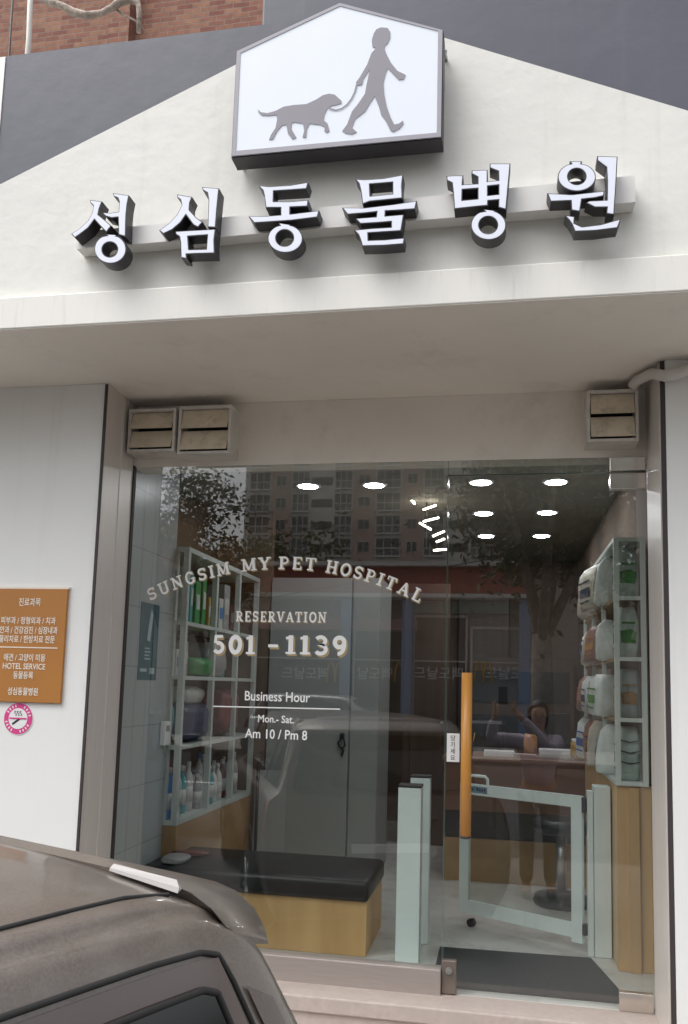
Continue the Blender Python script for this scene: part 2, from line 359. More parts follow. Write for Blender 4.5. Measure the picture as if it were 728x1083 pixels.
part(MB().box((-6.0, -0.886, 2.886), (TR, 0.10, 2.8885)), 'soffit', M['soffit_paint'], B)
part(MB().box((-6.0, -0.70, 3.9), (TR, 4.6, 4.0)), 'roof', M['roof'], B)
part(MB().box((-6.0, 4.6, 2.9), (TR, 4.9, 12.0)), 'brick_wall', M['brick'], B)
# piers
part(MB().box((-6.0, -0.31, GZ), (-1.694, 0.035, 2.885)), 'pier', M['pier_paint'], B)
part(MB().box((0.60, -0.31, GZ), (TR, 0.035, 2.885)), 'pier', M['pier_paint'], B)
# header above the glass
part(MB().box((-1.69, 0.0, 2.594), (0.596, 0.12, 2.885)), 'header', M['soffit_paint'], B)
# jambs: reveal with a ridge half way
j = MB()
j.box((-1.693, -0.31, 0.3), (-1.684, -0.15, 2.884)); j.box((-1.693, -0.150, 0.3), (-1.681, -0.138, 2.884)); j.box((-1.693, -0.137, 0.3), (-1.686, -0.012, 2.884))
part(j, 'jamb', M['steel'], B)
part(MB().box((-1.6935, -0.318, 0.3), (-1.682, -0.3105, 2.880)), 'joint', M['steel_dark'], B)
part(MB().box((-1.692, -0.011, 0.40), (-1.679, 0.012, 2.60)), 'joint', M['steel_dark'], B)
j = MB(); j.box((0.578, -0.298, 0.3), (0.592, 0.0, 2.884)); part(j, 'jamb', M['steel'], B)
part(MB().box((0.583, -0.3085, 0.3), (0.599, -0.2985, 2.884)), 'joint', M['steel_dark'], B)
# threshold, sill, steps
part(MB().box((-1.69, -0.030, 0.40), (-0.2385, 0.035, 0.502), 0.004), 'sill', M['sill_steel'], B)
s = MB(); s.box((-1.75, -0.170, 0.342), (0.64, 0.06, 0.404), 0.006); part(s, 'step', M['stone'], B)
part(MB().box((-1.75, -0.158, 0.10), (0.64, -0.02, 0.3415)), 'step', M['stone'], B)
part(MB().box((-1.75, -0.50, 0.07), (0.64, -0.1585, 0.235), 0.006), 'step', M['stone'], B)
part(MB().box((-1.75, -0.85, GZ), (0.64, -0.5005, 0.068), 0.006), 'step', M['stone'], B)
# interior shell
part(MB().box((-1.94, 0.04, 0.406), (-1.70, 0.598, 2.795)), 'tiled_wall', M['tile'], B)
part(MB().box((-2.1, 0.60, 0.406), (-1.98, 4.4, 2.795)), 'interior_wall', M['inwall'], B)
part(MB().box((0.66, 0.04, 0.406), (0.80, 4.4, 2.795)), 'interior_wall', M['inwall'], B)
part(MB().box((-2.1, 4.3, 0.406), (0.8, 4.45, 2.795)), 'interior_wall', M['inwall'], B)
part(MB().box((-2.1, 0.125, 2.80), (0.8, 4.4, 2.86)), 'ceiling', M['ceil'], B)
part(MB().box((-1.95, 1.97, 0.406), (-1.56, 2.03, 2.795)), 'partition', M['inwall'], B)

# windows
W = part(MB().box((-1.678, 0.0, 0.503), (-0.238, 0.010, 2.594)), 'window', M['glass'], B)
part(MB().box((-0.236, 0.0, 2.532), (0.577, 0.010, 2.594)), 'transom', M['glass'], B)
D = part(MB().box((-0.232, -0.002, 0.418), (0.572, 0.008, 2.524)), 'door', M['glass'], B)
def sub(mb, name, mt, par, **k):
    o = mb.build(name, mt, par, **k); o.matrix_parent_inverse = (B.matrix_basis @ par.matrix_parent_inverse @ par.matrix_basis).inverted(); return o
def under(par, o):
    o.parent = par; o.matrix_parent_inverse = (B.matrix_basis @ par.matrix_parent_inverse @ par.matrix_basis).inverted(); return o
sub(MB().box((-0.2335, -0.003, 0.42), (-0.2322, 0.0085, 2.522)), 'glass_edge', M['edge'], D)
sub(MB().box((-0.2378, -0.0005, 0.504), (-0.2366, 0.0105, 2.592)), 'glass_edge', M['edge'], W)
sub(MB().box((-0.2355, -0.001, 2.5295), (0.575, 0.011, 2.5315)), 'glass_edge', M['edge'], D)
h = MB()
h.tube([(-0.146, -0.062, 1.035), (-0.146, -0.062, 1.684)], 0.0215, 16)
sub(h, 'handle', M['handle'], D)
for z in (1.12, 1.60): sub(MB().tube([(-0.146, -0.045, z), (-0.146, 0.0, z)], 0.009, 10), 'handle_mount', M['steel_dark'], D)
sub(MB().tube([(-0.146, -0.062, 1.025), (-0.146, -0.062, 1.0345)], 0.021, 16), 'handle_cap', M['steel_dark'], D)
sub(MB().box((0.445, -0.012, 0.405), (0.572, 0.018, 0.475), 0.003), 'patch_fitting', M['patch'], D)
sub(MB().box((0.43, -0.012, 2.455), (0.572, 0.018, 2.523), 0.003), 'patch_fitting', M['patch'], D)
part(MB().box((0.43, -0.012, 2.533), (0.572, 0.018, 2.592), 0.003), 'patch_fitting', M['patch'], B)
k = MB().box((-0.237, -0.014, 0.408), (-0.178, 0.02, 0.535), 0.003)
lk = sub(k, 'lock', M['bronze'], D)
k = MB(); k.tube([(-0.208, -0.020, 0.498), (-0.208, -0.0135, 0.498)], 0.014, 18); k.tube([(-0.208, -0.026, 0.498), (-0.208, -0.0202, 0.498)], 0.007, 12)
sub(k, 'lock_cylinder', M['alloy'], D)

# ------------------------------------------------------------------ slab-serif window lettering (strokes on a 0..1 grid)
GL = {}
def arc(cx, cy, rx_, rz_, a0, a1, n=12): return [(cx+rx_*math.cos(R(a0+(a1-a0)*i/n)), cy+rz_*math.sin(R(a0+(a1-a0)*i/n))) for i in range(n+1)]
V_ = 0.20; H_ = 0.11
def vs(x): return ([(x, 0), (x, 1)], V_)
def ser(x, y, w=0.40): return ([(x-w/2, y), (x+w/2, y)], H_)
t0, t1 = 0.055, 0.945
GL['S'] = (0.78, [(arc(.39, .715, .25, .215, 25, 270, 14) + arc(.39, .285, .25, .215, 90, -155, 14), 0.17), ([(.66, .70), (.66, .97)], .09), ([(.12, .03), (.12, .30)], .09)])
GL['U'] = (0.92, [([(.2, .95), (.2, .30)] + arc(.46, .30, .26, .24, 180, 360, 12) + [(.72, .95)], 0.17), ser(.2, t1), ser(.72, t1)])
GL['N'] = (0.98, [([(.2, 0), (.2, 1)], .12), ([(.78, 0), (.78, 1)], .12), ([(.18, .96), (.80, .04)], V_), ser(.2, t0), ser(.17, t1, .3), ser(.78, t1)])
GL['G'] = (0.92, [(arc(.45, .5, .31, .44, 40, 325, 22), .17), ([(.72, .06), (.72, .42)], .15), ser(.68, .42, .36), ([(.72, .72), (.72, .97)], .08)])
GL['I'] = (0.50, [vs(.25), ser(.25, t0, .44), ser(.25, t1, .44)])
GL['M'] = (1.12, [([(.2, 0), (.2, 1)], .13), ([(.92, 0), (.92, 1)], V_), ([(.22, .96), (.56, .10)], .18), ([(.56, .10), (.90, .96)], .11), ser(.2, t0, .36), ser(.92, t0, .40), ser(.17, t1, .30), ser(.95, t1, .30)])
GL['Y'] = (0.92, [([(.16, .95), (.46, .45)], V_), ([(.76, .95), (.46, .45)], .13), ([(.46, 0), (.46, .48)], V_), ser(.46, t0, .42), ser(.16, t1, .36), ser(.76, t1, .34)])
GL['P'] = (0.84, [vs(.24), ([(.2, .94), (.46, .94)] + arc(.46, .70, .23, .235, 90, -90, 12) + [(.24, .46)], .13), ser(.24, t0, .44), ser(.16, t1, .24)])
GL['R'] = (0.92, [vs(.24), ([(.2, .94), (.46, .94)] + arc(.46, .71, .22, .225, 90, -90, 12) + [(.24, .48)], .13), ([(.44, .48), (.70, .06)], V_), ser(.24, t0, .42), ser(.78, t0, .26), ser(.16, t1, .24)])
GL['E'] = (0.82, [vs(.24), ([(.1, t0), (.72, t0)], H_), ([(.1, t1), (.72, t1)], H_), ([(.24, .5), (.56, .5)], H_), ([(.70, 0), (.70, .27)], .09), ([(.70, .73), (.70, 1)], .09), ([(.55, .38), (.55, .62)], .08)])
GL['T'] = (0.86, [vs(.43), ser(.43, t0, .44), ([(.06, t1), (.80, t1)], H_), ([(.09, .70), (.09, 1)], .09), ([(.77, .70), (.77, 1)], .09)])
GL['H'] = (1.0, [vs(.22), vs(.78), ([(.22, .5), (.78, .5)], H_), ser(.22, t0, .38), ser(.22, t1, .38), ser(.78, t0, .38), ser(.78, t1, .38)])
GL['O'] = (0.94, [(arc(.47, .5, .34, .43, 0, 360, 28), .18)])
GL['A'] = (0.96, [([(.17, .04), (.46, .96)], .12), ([(.46, .96), (.79, .04)], V_), ([(.27, .34), (.68, .34)], H_), ser(.17, t0, .32), ser(.80, t0, .36)])
GL['L'] = (0.80, [vs(.24), ([(.1, t0), (.72, t0)], H_), ([(.70, 0), (.70, .32)], .09), ser(.24, t1, .42)])
GL['V'] = (0.94, [([(.16, .96), (.47, .04)], V_), ([(.47, .04), (.78, .96)], .12), ser(.16, t1, .36), ser(.80, t1, .32)])
GL['5'] = (0.80, [([(.62, .92), (.22, .92), (.20, .56)] , .16), (arc(.38, .33, .25, .25, 120, -150, 16), .20)])
GL['0'] = (0.86, [(arc(.43, .5, .27, .41, 0, 360, 26), .24)])
GL['1'] = (0.62, [([(.32, 0), (.32, 1)], .25), ser(.32, .07, .52), ([(.06, .84), (.34, .90)], .14)])
GL['3'] = (0.80, [(arc(.36, .72, .24, .21, 150, -85, 14) + arc(.37, .29, .27, .22, 85, -150, 14), .20)])
GL['9'] = (0.84, [(arc(.40, .67, .24, .25, 0, 360, 22), .22), (arc(.34, .55, .31, .47, 25, -95, 14), .20)])
GL['-'] = (0.60, [([(.08, .45), (.52, .45)], .16)])
def stroke(mb, pts, wd, xf, y0):
    """flat ribbon along a polyline; xf maps glyph (x, z) to world (x, z)"""
    n = len(pts); L, Rr = [], []
    closed = (Vector(pts[0])-Vector(pts[-1])).length < 1e-4
    for i in range(n):
        a = Vector(pts[i-1] if i else (pts[-2] if closed else pts[0])); b = Vector(pts[i]); c = Vector(pts[i+1] if i < n-1 else (pts[1] if closed else pts[-1]))
        d1 = (b-a); d2 = (c-b)
        if d1.length < 1e-6: d1 = d2
        if d2.length < 1e-6: d2 = d1
        d1.normalize(); d2.normalize(); t = (d1+d2).normalized(); nn = Vector((-t.y, t.x)); k = wd/2/max(0.5, nn.dot(Vector((-d1.y, d1.x))))
        L.append(xf(b+nn*k)); Rr.append(xf(b-nn*k))
    for i in range(n-1):
        q = [(L[i][0], y0, L[i][1]), (L[i+1][0], y0, L[i+1][1]), (Rr[i+1][0], y0, Rr[i+1][1]), (Rr[i][0], y0, Rr[i][1])]
        mb.poly(q)
def word(mb, s, x0, x1, z0, h, y0, zfun=None, grow=0):
    """s spread between x0 and x1; zfun(x) gives the baseline for words on an arc"""
    sp = 0.13; tot = sum((GL[c][0] if c != ' ' else 0.62)+sp for c in s)-sp
    k = (x1-x0)/tot; x = x0; lay = 0
    for c in s:
        adv = GL[c][0] if c != ' ' else 0.62
        if c != ' ':
            cxm = x+adv*k/2; zb = z0
            ang = 0
            if zfun:
                zb = zfun(cxm); ang = math.atan2(zfun(cxm+0.01)-zfun(cxm-0.01), 0.02)
            ca, sa = math.cos(ang), math.sin(ang)
            def xf(p, cxm=cxm, zb=zb, adv=adv):
                dx = (p[0]-adv/2)*k; dz = p[1]*h
                return (cxm+dx*ca-dz*sa, zb+dx*sa+dz*ca)
            for q, (pts, wd) in enumerate(GL[c][1]):
                stroke(mb, pts, wd+grow, xf, y0-0.00016*q)
        x += (adv+sp)*k
# arc through the photo's letters: base points
pS, pM, pL = at(163, 634, 0), at(300, 602, 0), at(440, 636, 0)
def circ(a, b, c):
    ax, ay, bx, by, cx_, cy_ = a.x, a.z, b.x, b.z, c.x, c.z
    d = 2*(ax*(by-cy_)+bx*(cy_-ay)+cx_*(ay-by))
    ux = ((ax*ax+ay*ay)*(by-cy_)+(bx*bx+by*by)*(cy_-ay)+(cx_*cx_+cy_*cy_)*(ay-by))/d
    uz = ((ax*ax+ay*ay)*(cx_-bx)+(bx*bx+by*by)*(ax-cx_)+(cx_*cx_+cy_*cy_)*(bx-ax))/d
    return ux, uz, math.hypot(ax-ux, ay-uz)
ux, uz, ur = circ(pS, pM, pL)
zf = lambda x: uz+math.sqrt(max(1e-6, ur*ur-(x-ux)**2))
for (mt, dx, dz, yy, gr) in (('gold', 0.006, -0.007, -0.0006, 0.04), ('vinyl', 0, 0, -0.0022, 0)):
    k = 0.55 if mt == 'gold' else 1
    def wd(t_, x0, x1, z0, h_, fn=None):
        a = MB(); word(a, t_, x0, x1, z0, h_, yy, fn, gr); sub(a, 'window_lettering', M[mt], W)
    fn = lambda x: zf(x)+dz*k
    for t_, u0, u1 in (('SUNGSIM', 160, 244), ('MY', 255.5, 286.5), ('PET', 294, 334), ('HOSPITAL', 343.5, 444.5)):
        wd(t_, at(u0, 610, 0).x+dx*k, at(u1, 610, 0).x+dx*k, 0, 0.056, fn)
    wd('RESERVATION', -1.164+dx*.5, -0.754+dx*.5, 1.886+dz*.5, 0.046)
    wd('501', -1.268+dx, -1.066+dx, 1.742+dz, 0.083); wd('-', -1.018+dx, -0.958+dx, 1.744+dz, 0.083); wd('1139', -0.936+dx, -0.655+dx, 1.746+dz, 0.083)
def wt(s, u0, u1, vb, size, nm='window_lettering'):
    p = at(u0, vb, -0.002); q = at(u1, vb, -0.002)
    o = text_mesh(s, size, (p.x, -0.002, p.z), nm, M['vinyl'], W, width=q.x-p.x, depth=0.0006, bold=0.0006)
    return under(W, o)
wt('Business Hour', 259, 328, 740.5, 0.058); wt('Mon.- Sat.', 273, 311, 763.5, 0.044); wt('Am 10 / Pm 8', 259, 325, 780, 0.056)
pl0, pl1 = at(226, 747, 0), at(360, 750, 0)
sub(MB().hexa([(pl0.x, -0.0025, pl0.z-.0025), (pl1.x, -0.0025, pl1.z-.0025), (pl1.x, -0.001, pl1.z-.0025), (pl0.x, -0.001, pl0.z-.0025), (pl0.x, -0.0025, pl0.z+.0025), (pl1.x, -0.0025, pl1.z+.0025), (pl1.x, -0.001, pl1.z+.0025), (pl0.x, -0.001, pl0.z+.0025)]), 'window_rule', M['vinyl'], W)
# pull sticker on the door
st = sub(MB().box((-0.228, -0.0045, 1.318), (-0.176, -0.0025, 1.434)), 'pull_sticker', M['white'], D)
for i, ch in enumerate('당기세요'):
    o = text_mesh(ch, 0.024, (-0.203, -0.0052, 1.406-i*0.0265), 'sticker_lettering', M['black'], None, align='CENTER', depth=0.0006); under(D, o)

# ------------------------------------------------------------------ sign box with dog walker
YB = -0.965
def P2(u, v, Y): p = at(u, v, Y); return (p.x, p.z)
def c1(pts, Y=YB): return [P2(230+x/2.912, y/2.912, Y) for x, y in pts]
S = empty('light_box_sign', 'house shaped white light box sign with grey dog walker pictogram and black casing', 'sign', (-0.6, YB, 3.5))
outer = c1([(378, 8), (58, 158), (42, 485), (692, 425), (697, 92)])
part(MB().prism([(x, YB+0.004, z) for x, z in outer], (0, 0.072, 0)), 'casing', M['sign_dark'], S)
inner = c1([(378, 20), (72, 165), (58, 466), (676, 410), (680, 97)])
outline_mesh([inset(outer if area(outer) > 0 else outer[::-1], -0.0035), inner], 0.006, YB-0.003, 'frame', M['sign_frame'], S)
part(MB().prism([(x, YB-0.0005, z) for x, z in inner], (0, 0.004, 0)), 'face', M['sign_face'], S)
dog = [(125,338),(135,347),(155,350),(180,343),(205,330),(235,325),(275,322),(305,308),(325,295),(345,290),(362,293),(372,302),(383,312),(382,320),(365,325),(350,328),(338,338),(330,355),(328,372),(340,382),(346,405),(337,410),(330,405),(332,393),(318,386),(300,384),(285,382),(276,400),(274,425),(263,424),(268,405),(265,382),(240,378),(230,380),(228,398),(244,425),(232,430),(218,412),(213,385),(200,388),(185,405),(172,430),(160,432),(165,418),(180,395),(185,370),(183,355),(160,358),(138,357),(128,348)]
wom = [(490,92),(505,86),(525,88),(533,100),(532,120),(525,135),(517,142),(515,152),(522,170),(535,195),(555,220),(568,226),(580,232),(575,245),(560,248),(550,238),(535,222),(525,212),(518,230),(512,255),(514,290),(522,330),(535,365),(545,385),(560,382),(572,373),(574,382),(562,397),(542,408),(533,402),(520,375),(505,355),(498,330),(485,298),(470,320),(455,345),(425,368),(415,395),(430,408),(415,415),(395,412),(385,405),(400,385),(415,345),(435,320),(455,290),(460,262),(466,235),(470,215),(450,245),(446,262),(432,265),(427,256),(440,238),(462,200),(475,165),(490,150),(478,146),(476,125),(482,105)]
outline_mesh([c1(dog)], 0.002, YB-0.003, 'pictogram_dog', M['picto'], S)
outline_mesh([c1(wom)], 0.002, YB-0.003, 'pictogram_walker', M['picto'], S)
lsh = MB()
lp = [(430,262),(424,285),(414,306),(400,324),(384,336),(366,341),(345,336)]
ws = [P2(230+x/2.912, y/2.912, YB) for x, y in lp]
stroke(lsh, ws, 0.006, lambda p: (p[0], p[1]), YB-0.003)
part(lsh, 'pictogram_leash', M['picto'], S)
for u, v in ((254, 170), (467, 150), (471, 54)):
    hk = MB(); p = at(u, v, YB+0.07); hk.tube([(p.x, YB+0.06, p.z), (p.x, YF-0.001, p.z)], 0.006, 8); hk.tube([(p.x, YB+0.075, p.z+0.008), (p.x, YB+0.075, p.z-0.02)], 0.004, 8)
    part(hk, 'bracket', M['alloy'], S)

# ------------------------------------------------------------------ channel letters
YL = -0.965
CH = empty('channel_letter_sign', 'row of six white faced black sided Korean letters on a white rail', 'sign', (-0.55, YF, 3.2))
r0, r1 = at(86, 257, -0.885), at(668, 197, -0.885)
part(MB().hexa([(-1.535, -0.910, 3.17), (0.41, -0.910, 3.188), (0.41, YF-0.001, 3.188), (-1.535, YF-0.001, 3.17), (-1.535, -0.910, 3.235), (0.41, -0.910, 3.28), (0.41, YF-0.001, 3.28), (-1.535, YF-0.001, 3.235)]), 'rail', M['rail'], CH)
def ell(cx_, cy_, rx_, ry_, n=24, a0=0, a1=360): return [(cx_+rx_*math.cos(R(a0+(a1-a0)*i/n)), cy_+ry_*math.sin(R(a0+(a1-a0)*i/n))) for i in range(n if a1-a0 == 360 else n+1)]
def ringnub(cx_, cy_, rx_, ry_, nub):      # ring whose outer edge rises into the small nub on top (pixel y is down)
    a = []
    (nx0, ny0), (nx1, ny1) = nub
    for i in range(28):
        t = R(-60+300*i/27.0); a.append((cx_+rx_*math.cos(t), cy_+ry_*math.sin(t)))
    return a+[(nx0+6, cy_-ry_*0.93), (nx0, ny0), (nx1, ny1), (nx1-4, cy_-ry_*0.93)]
crops = {2: (70, 180, 4.044), 3: (250, 170, 3.467), 4: (460, 150, 3.309)}
letters = [
 (2, [([(103,127),(155,134),(143,165),(138,190),(165,212),(195,238),(173,266),(150,243),(122,212),(95,248),(60,275),(38,290),(22,273),(60,248),(95,215),(113,180),(117,152),(104,140)], []),
      ([(200,98),(270,108),(262,150),(258,190),(255,285),(225,276),(224,230),(223,202),(195,205),(170,198),(155,182),(190,183),(225,178),(228,135),(222,120),(205,113)], []),
      (ringnub(190,338,68,62,((172,274),(212,282))), [ell(188,340,33,32)])]),
 (2, [([(475,103),(540,115),(530,140),(528,170),(560,205),(585,222),(565,245),(545,235),(513,192),(490,225),(455,255),(417,273),(398,258),(440,228),(475,190),(495,150),(490,128),(476,117)], []),
      ([(582,72),(655,78),(650,130),(645,180),(640,246),(606,244),(608,180),(610,130),(605,98),(585,86)], []),
      ([(468,262),(500,260),(640,252),(634,300),(636,356),(560,358),(515,360),(518,380),(492,375),(490,310),(485,285),(470,275)], [[(522,284),(605,278),(600,338),(526,340)]])]),
 (3, [([(82,92),(120,95),(200,90),(265,79),(258,104),(200,108),(138,112),(137,150),(200,150),(265,144),(262,168),(198,171),(198,196),(305,183),(298,208),(200,220),(66,229),(45,204),(110,203),(163,199),(163,173),(108,173),(103,130),(98,110)], []),
      (ringnub(180,286,64,52,((155,228),(202,236))), [ell(178,284,32,30)])]),
 (3, [([(437,68),(470,70),(540,65),(612,52),(608,90),(610,138),(560,143),(490,150),(463,160),(457,115),(450,85)], [[(490,87),(573,80),(573,122),(492,130)]]),
      ([(388,172),(470,173),(580,160),(663,147),(656,178),(600,182),(548,185),(547,203),(615,197),(605,258),(540,262),(484,266),(485,292),(545,290),(618,283),(614,306),(540,312),(462,314),(455,290),(448,272),(432,255),(500,248),(568,244),(568,224),(520,228),(455,232),(437,212),(513,206),(515,188),(470,193),(408,198)], [])]),
 (4, [([(40,120),(70,118),(100,118),(97,150),(150,147),(150,124),(128,112),(130,100),(185,98),(185,139),(223,135),(222,104),(192,92),(192,76),(265,76),(258,150),(250,238),(222,230),(223,204),(187,207),(186,224),(150,227),(68,236),(64,180),(60,145),(42,136)], [[(97,168),(150,164),(150,200),(96,205)], [(186,156),(223,152),(223,184),(186,188)]]),
      (ringnub(188,292,62,52,((170,236),(214,242))), [ell(187,292,32,30)])]),
 (4, [(ringnub(497,124,67,50,((472,68),(516,68))), [ell(497,122,31,28)]),
      ([(393,180),(480,185),(595,172),(592,190),(560,197),(515,202),(508,245),(478,240),(476,207),(405,210)], []),
      ([(568,50),(640,52),(635,150),(628,256),(600,252),(602,230),(560,230),(528,214),(540,207),(602,204),(603,140),(600,90),(568,66)], []),
      ([(455,258),(490,262),(488,285),(515,298),(580,290),(652,270),(640,302),(560,312),(490,315),(480,290),(470,275)], [])]),
]
for cr, comps in letters:
    ox, oy, k = crops[cr]
    tr = lambda pts: [P2(ox+x/k, oy+y/k, YL) for x, y in pts]
    full, face = [], []
    for out, holes in comps:
        a = tr(out); a = a if area(a) > 0 else a[::-1]
        full.append(a); face.append(inset(a, -0.0032))
        for h_ in holes:
            b = tr(h_); b = b if area(b) < 0 else b[::-1]
            full.append(b); face.append(inset(b, -0.0032))
    lt = outline_mesh(full, 0.054, YL, 'letter', M['sign_dark'], CH)
    fc = outline_mesh(face, 0.004, YL-0.002, 'letter_face', M['letter_face'], None)
    fc.parent = lt; fc.matrix_parent_inverse = (CH.matrix_basis @ lt.matrix_parent_inverse).inverted()

# ------------------------------------------------------------------ things on the front
def vent(u0, u1, vt, vb, label, Yf=-0.125):
    a, b = at(u0, vt, Yf), at(u1, vb, Yf); x0, x1, z1, z0 = a.x, b.x, a.z, b.z
    z1 = min(z1, 2.875)
    o = empty('vent_hood', label, 'vent', ((x0+x1)/2, 0, z0), 0, 'vent hoods above the shop window')
    c = MB(); t = 0.012
    c.box((x0, Yf, z0), (x0+t, -0.001, z1)); c.box((x1-t, Yf, z0), (x1, -0.001, z1)); c.box((x0+t+.0004, Yf, z1-t), (x1-t-.0004, -0.001, z1))
    c.box((x0+t+.0004, Yf, z0), (x1-t-.0004, -0.001, z0+t)); part(c, 'casing', M['vent_side'], o)
    part(MB().box((x0+t+.001, -0.04, z0+t+.001), (x1-t-.001, -0.03, z1-t-.001)), 'backing', M['black'], o)
    zm = (z0+z1)/2
    for zt_, zb_ in ((z1-t-0.003, zm+0.006), (zm-0.001, z0+t+0.006)):
        s_ = MB().hexa([(x0+t+.003, Yf-0.012, zb_), (x1-t-.003, Yf-0.012, zb_), (x1-t-.003, Yf-0.006, zb_), (x0+t+.003, Yf-0.006, zb_), (x0+t+.003, Yf+0.016, zt_), (x1-t-.003, Yf+0.016, zt_), (x1-t-.003, Yf+0.022, zt_), (x0+t+.003, Yf+0.022, zt_)])
        part(s_, 'louvre', M['vent'], o)
vent(137, 184, 433, 477, 'beige louvred vent hood nearest the left jamb, left one of the touching pair')
vent(190, 243, 430, 479, 'beige louvred vent hood on the window side of the touching pair')
vent(621, 676, 413, 466, 'beige louvred vent hood beside the white pipe above the glass door')
pp = [at(673, 405, -0.12), at(670, 396, -0.14), at(675, 392, -0.19), at(690, 395, -0.27), at(705, 398, -0.345), at(716, 396, -0.345), at(730, 389, -0.345), at(760, 372, -0.345)]
pp = [p if p.z < 2.855 else Vector((p.x, p.y, 2.855)) for p in pp]
tag(MB().tube(pp, 0.021, 12).build('drain_pipe', M['pvc'], smooth=False), 'white taped pipe bending over the right pier under the soffit', 'pipe')
# notice board
n0, n1 = at(-10, 620, -0.325), at(72, 623, -0.325); zb0 = at(63, 744, -0.325).z; x1b = at(68, 680, -0.325).x
NB = empty('notice_board', 'brown notice board with white Korean lettering on the left pier', 'notice board', (n0.x, -0.311, zb0))
part(MB().box((n0.x, -0.325, zb0), (x1b, -0.3112, n1.z), 0.002), 'panel', M['board'], NB)
part(MB().box((n0.x-0.006, -0.3225, n1.z+0.0005), (x1b+0.005, -0.3112, n1.z+0.010)), 'edging', M['board_txt'], NB)
rows = [('진료과목', 20, 43, 640, .037), ('피부과 / 정형외과 / 치과', 1, 59, 659, .034), ('안과 / 건강검진 / 심장내과', 0, 61, 669, .034), ('물리치료 / 한방치료 전문', -1, 58, 678.5, .034), ('애견 / 고양이 미용', 4, 48, 698, .034), ('HOTEL SERVICE', 3, 48, 707, .034), ('동물등록', 14, 35, 717, .034), ('성심동물병원', 8, 40, 734, .035)]
for s_, u0, u1, vb, sz in rows:
    p, q = at(u0, vb, -0.326), at(u1, vb, -0.326)
    text_mesh(s_, sz, (p.x, -0.3262, p.z), 'board_lettering', M['board_txt'], NB, width=q.x-p.x, depth=0.001, bold=0.0004)
p, q = at(-4, 685, -0.326), at(61, 685.5, -0.326)
part(MB().box((p.x, -0.3268, q.z-0.0022), (q.x, -0.3252, q.z+0.0022)), 'rule', M['board_txt'], NB)
# no-smoking sticker
c = at(19.5, 760, -0.312); NS = empty('no_smoking_sticker', 'round pink and white no smoking sticker below the brown board', 'sticker', (c.x, -0.311, c.z))
def disc(r_, y0, y1, n=40): return MB().prism([(c.x+r_*math.cos(k*2*math.pi/n), y0, c.z+r_*math.sin(k*2*math.pi/n)) for k in range(n)], (0, y1-y0, 0))
part(disc(0.069, -0.3120, -0.3105), 'sticker_border', M['white'], NS)
part(disc(0.065, -0.3132, -0.3121), 'sticker_ring', M['pink'], NS)
part(disc(0.043, -0.3144, -0.3133), 'sticker_disc', M['white'], NS)
cg = MB()
cg.prism([(c.x-0.026, -0.3156, c.z-0.020), (c.x-0.022, -0.3156, c.z-0.027), (c.x+0.010, -0.3156, c.z-0.004), (c.x+0.006, -0.3156, c.z+0.003)], (0, 0.001, 0))
for q in range(3): stroke(cg, [(c.x-0.012+q*.012+0.006*math.sin(t*1.3), c.z+0.012+t*0.004) for t in range(6)], 0.0025, lambda p: p, -0.3158)
part(cg, 'cigarette', M['black'], NS)
mk = MB()
for a_ in range(0, 360, 15):
    if a_ % 90 in (0, 75): continue
    t = R(a_); mk.prism([(c.x+r_*math.cos(t+d_), -0.3142, c.z+r_*math.sin(t+d_)) for r_, d_ in ((.049, -.05), (.059, -.05), (.059, .05), (.049, .05))], (0, 0.0008, 0))
part(mk, 'sticker_lettering', M['white'], NS)
stroke_bar = MB().prism([(c.x-0.040, -0.3165, c.z-0.002), (c.x+0.040, -0.3165, c.z-0.002), (c.x+0.040, -0.3165, c.z+0.004), (c.x-0.040, -0.3165, c.z+0.004)], (0, 0.0008, 0))
part(stroke_bar, 'strike_bar', M['pink'], NS)

# roof edge: conduit, dry vine, dark panel, brick pilaster
p0, p1 = at(29, 52, -0.4), at(30, -30, -0.4)
tag(MB().tube([(p0.x, -0.4, 4.0), (p0.x+0.004, -0.4, 4.5), (p1.x, -0.4, 5.2)], 0.012, 10).build('conduit', M['pvc']), 'pale grey conduit rising behind the left roof edge', 'pipe')
vp = [(38, -4), (52, 2), (66, 6), (78, 13), (92, 16.5), (108, 14), (119, 8), (127, 2), (138, 0), (146, 3), (147.5, 14), (147, 34)]
vv = [at(u, v, -0.45) for u, v in vp]
vine = MB().tube(vv, [.013, .016, .015, .019, .017, .014, .015, .018, .015, .013, .012, .011], 9)
vv2 = [at(u, v, -0.43) for u, v in ((121, 8), (131, 16), (142, 21), (152, 30))]
vine.tube(vv2, [.006, .005, .004, .003], 6)
M['bark'] = mat('dry_bark', (0.36, 0.30, 0.25), 0.9, var=0.35, vscale=30, bump=0.8, bscale=60)
tag(vine.build('dry_vine', M['bark']), 'thick dry grey vine stem curling in front of the brick storey', 'vine')
a, b = at(277, 22, -0.3), at(470, -40, -0.3)
tag(MB().box((a.x, -0.3, 4.001), (a.x+2.6, 1.2, 4.9), 0.01).build('roof_unit', M['dark_paint']), 'dark grey boxed unit standing on the roof behind the house sign', 'roof unit')
part(MB().box((at(115, 20, 4.45).x, 4.45, 4.0), (at(137, 20, 4.45).x, 4.599, 12)), 'brick_pilaster', M['brick'], B)
vv = [at(14, 50, 0.5), at(14, -20, 0.5)]
tag(MB().tube([(vv[0].x, 0.5, 4.0), (vv[1].x, 0.5, 6.0)], 0.006, 6).build('cable', M['steel_dark']), 'thin dark cable hanging in front of the brick at far left', 'cable')

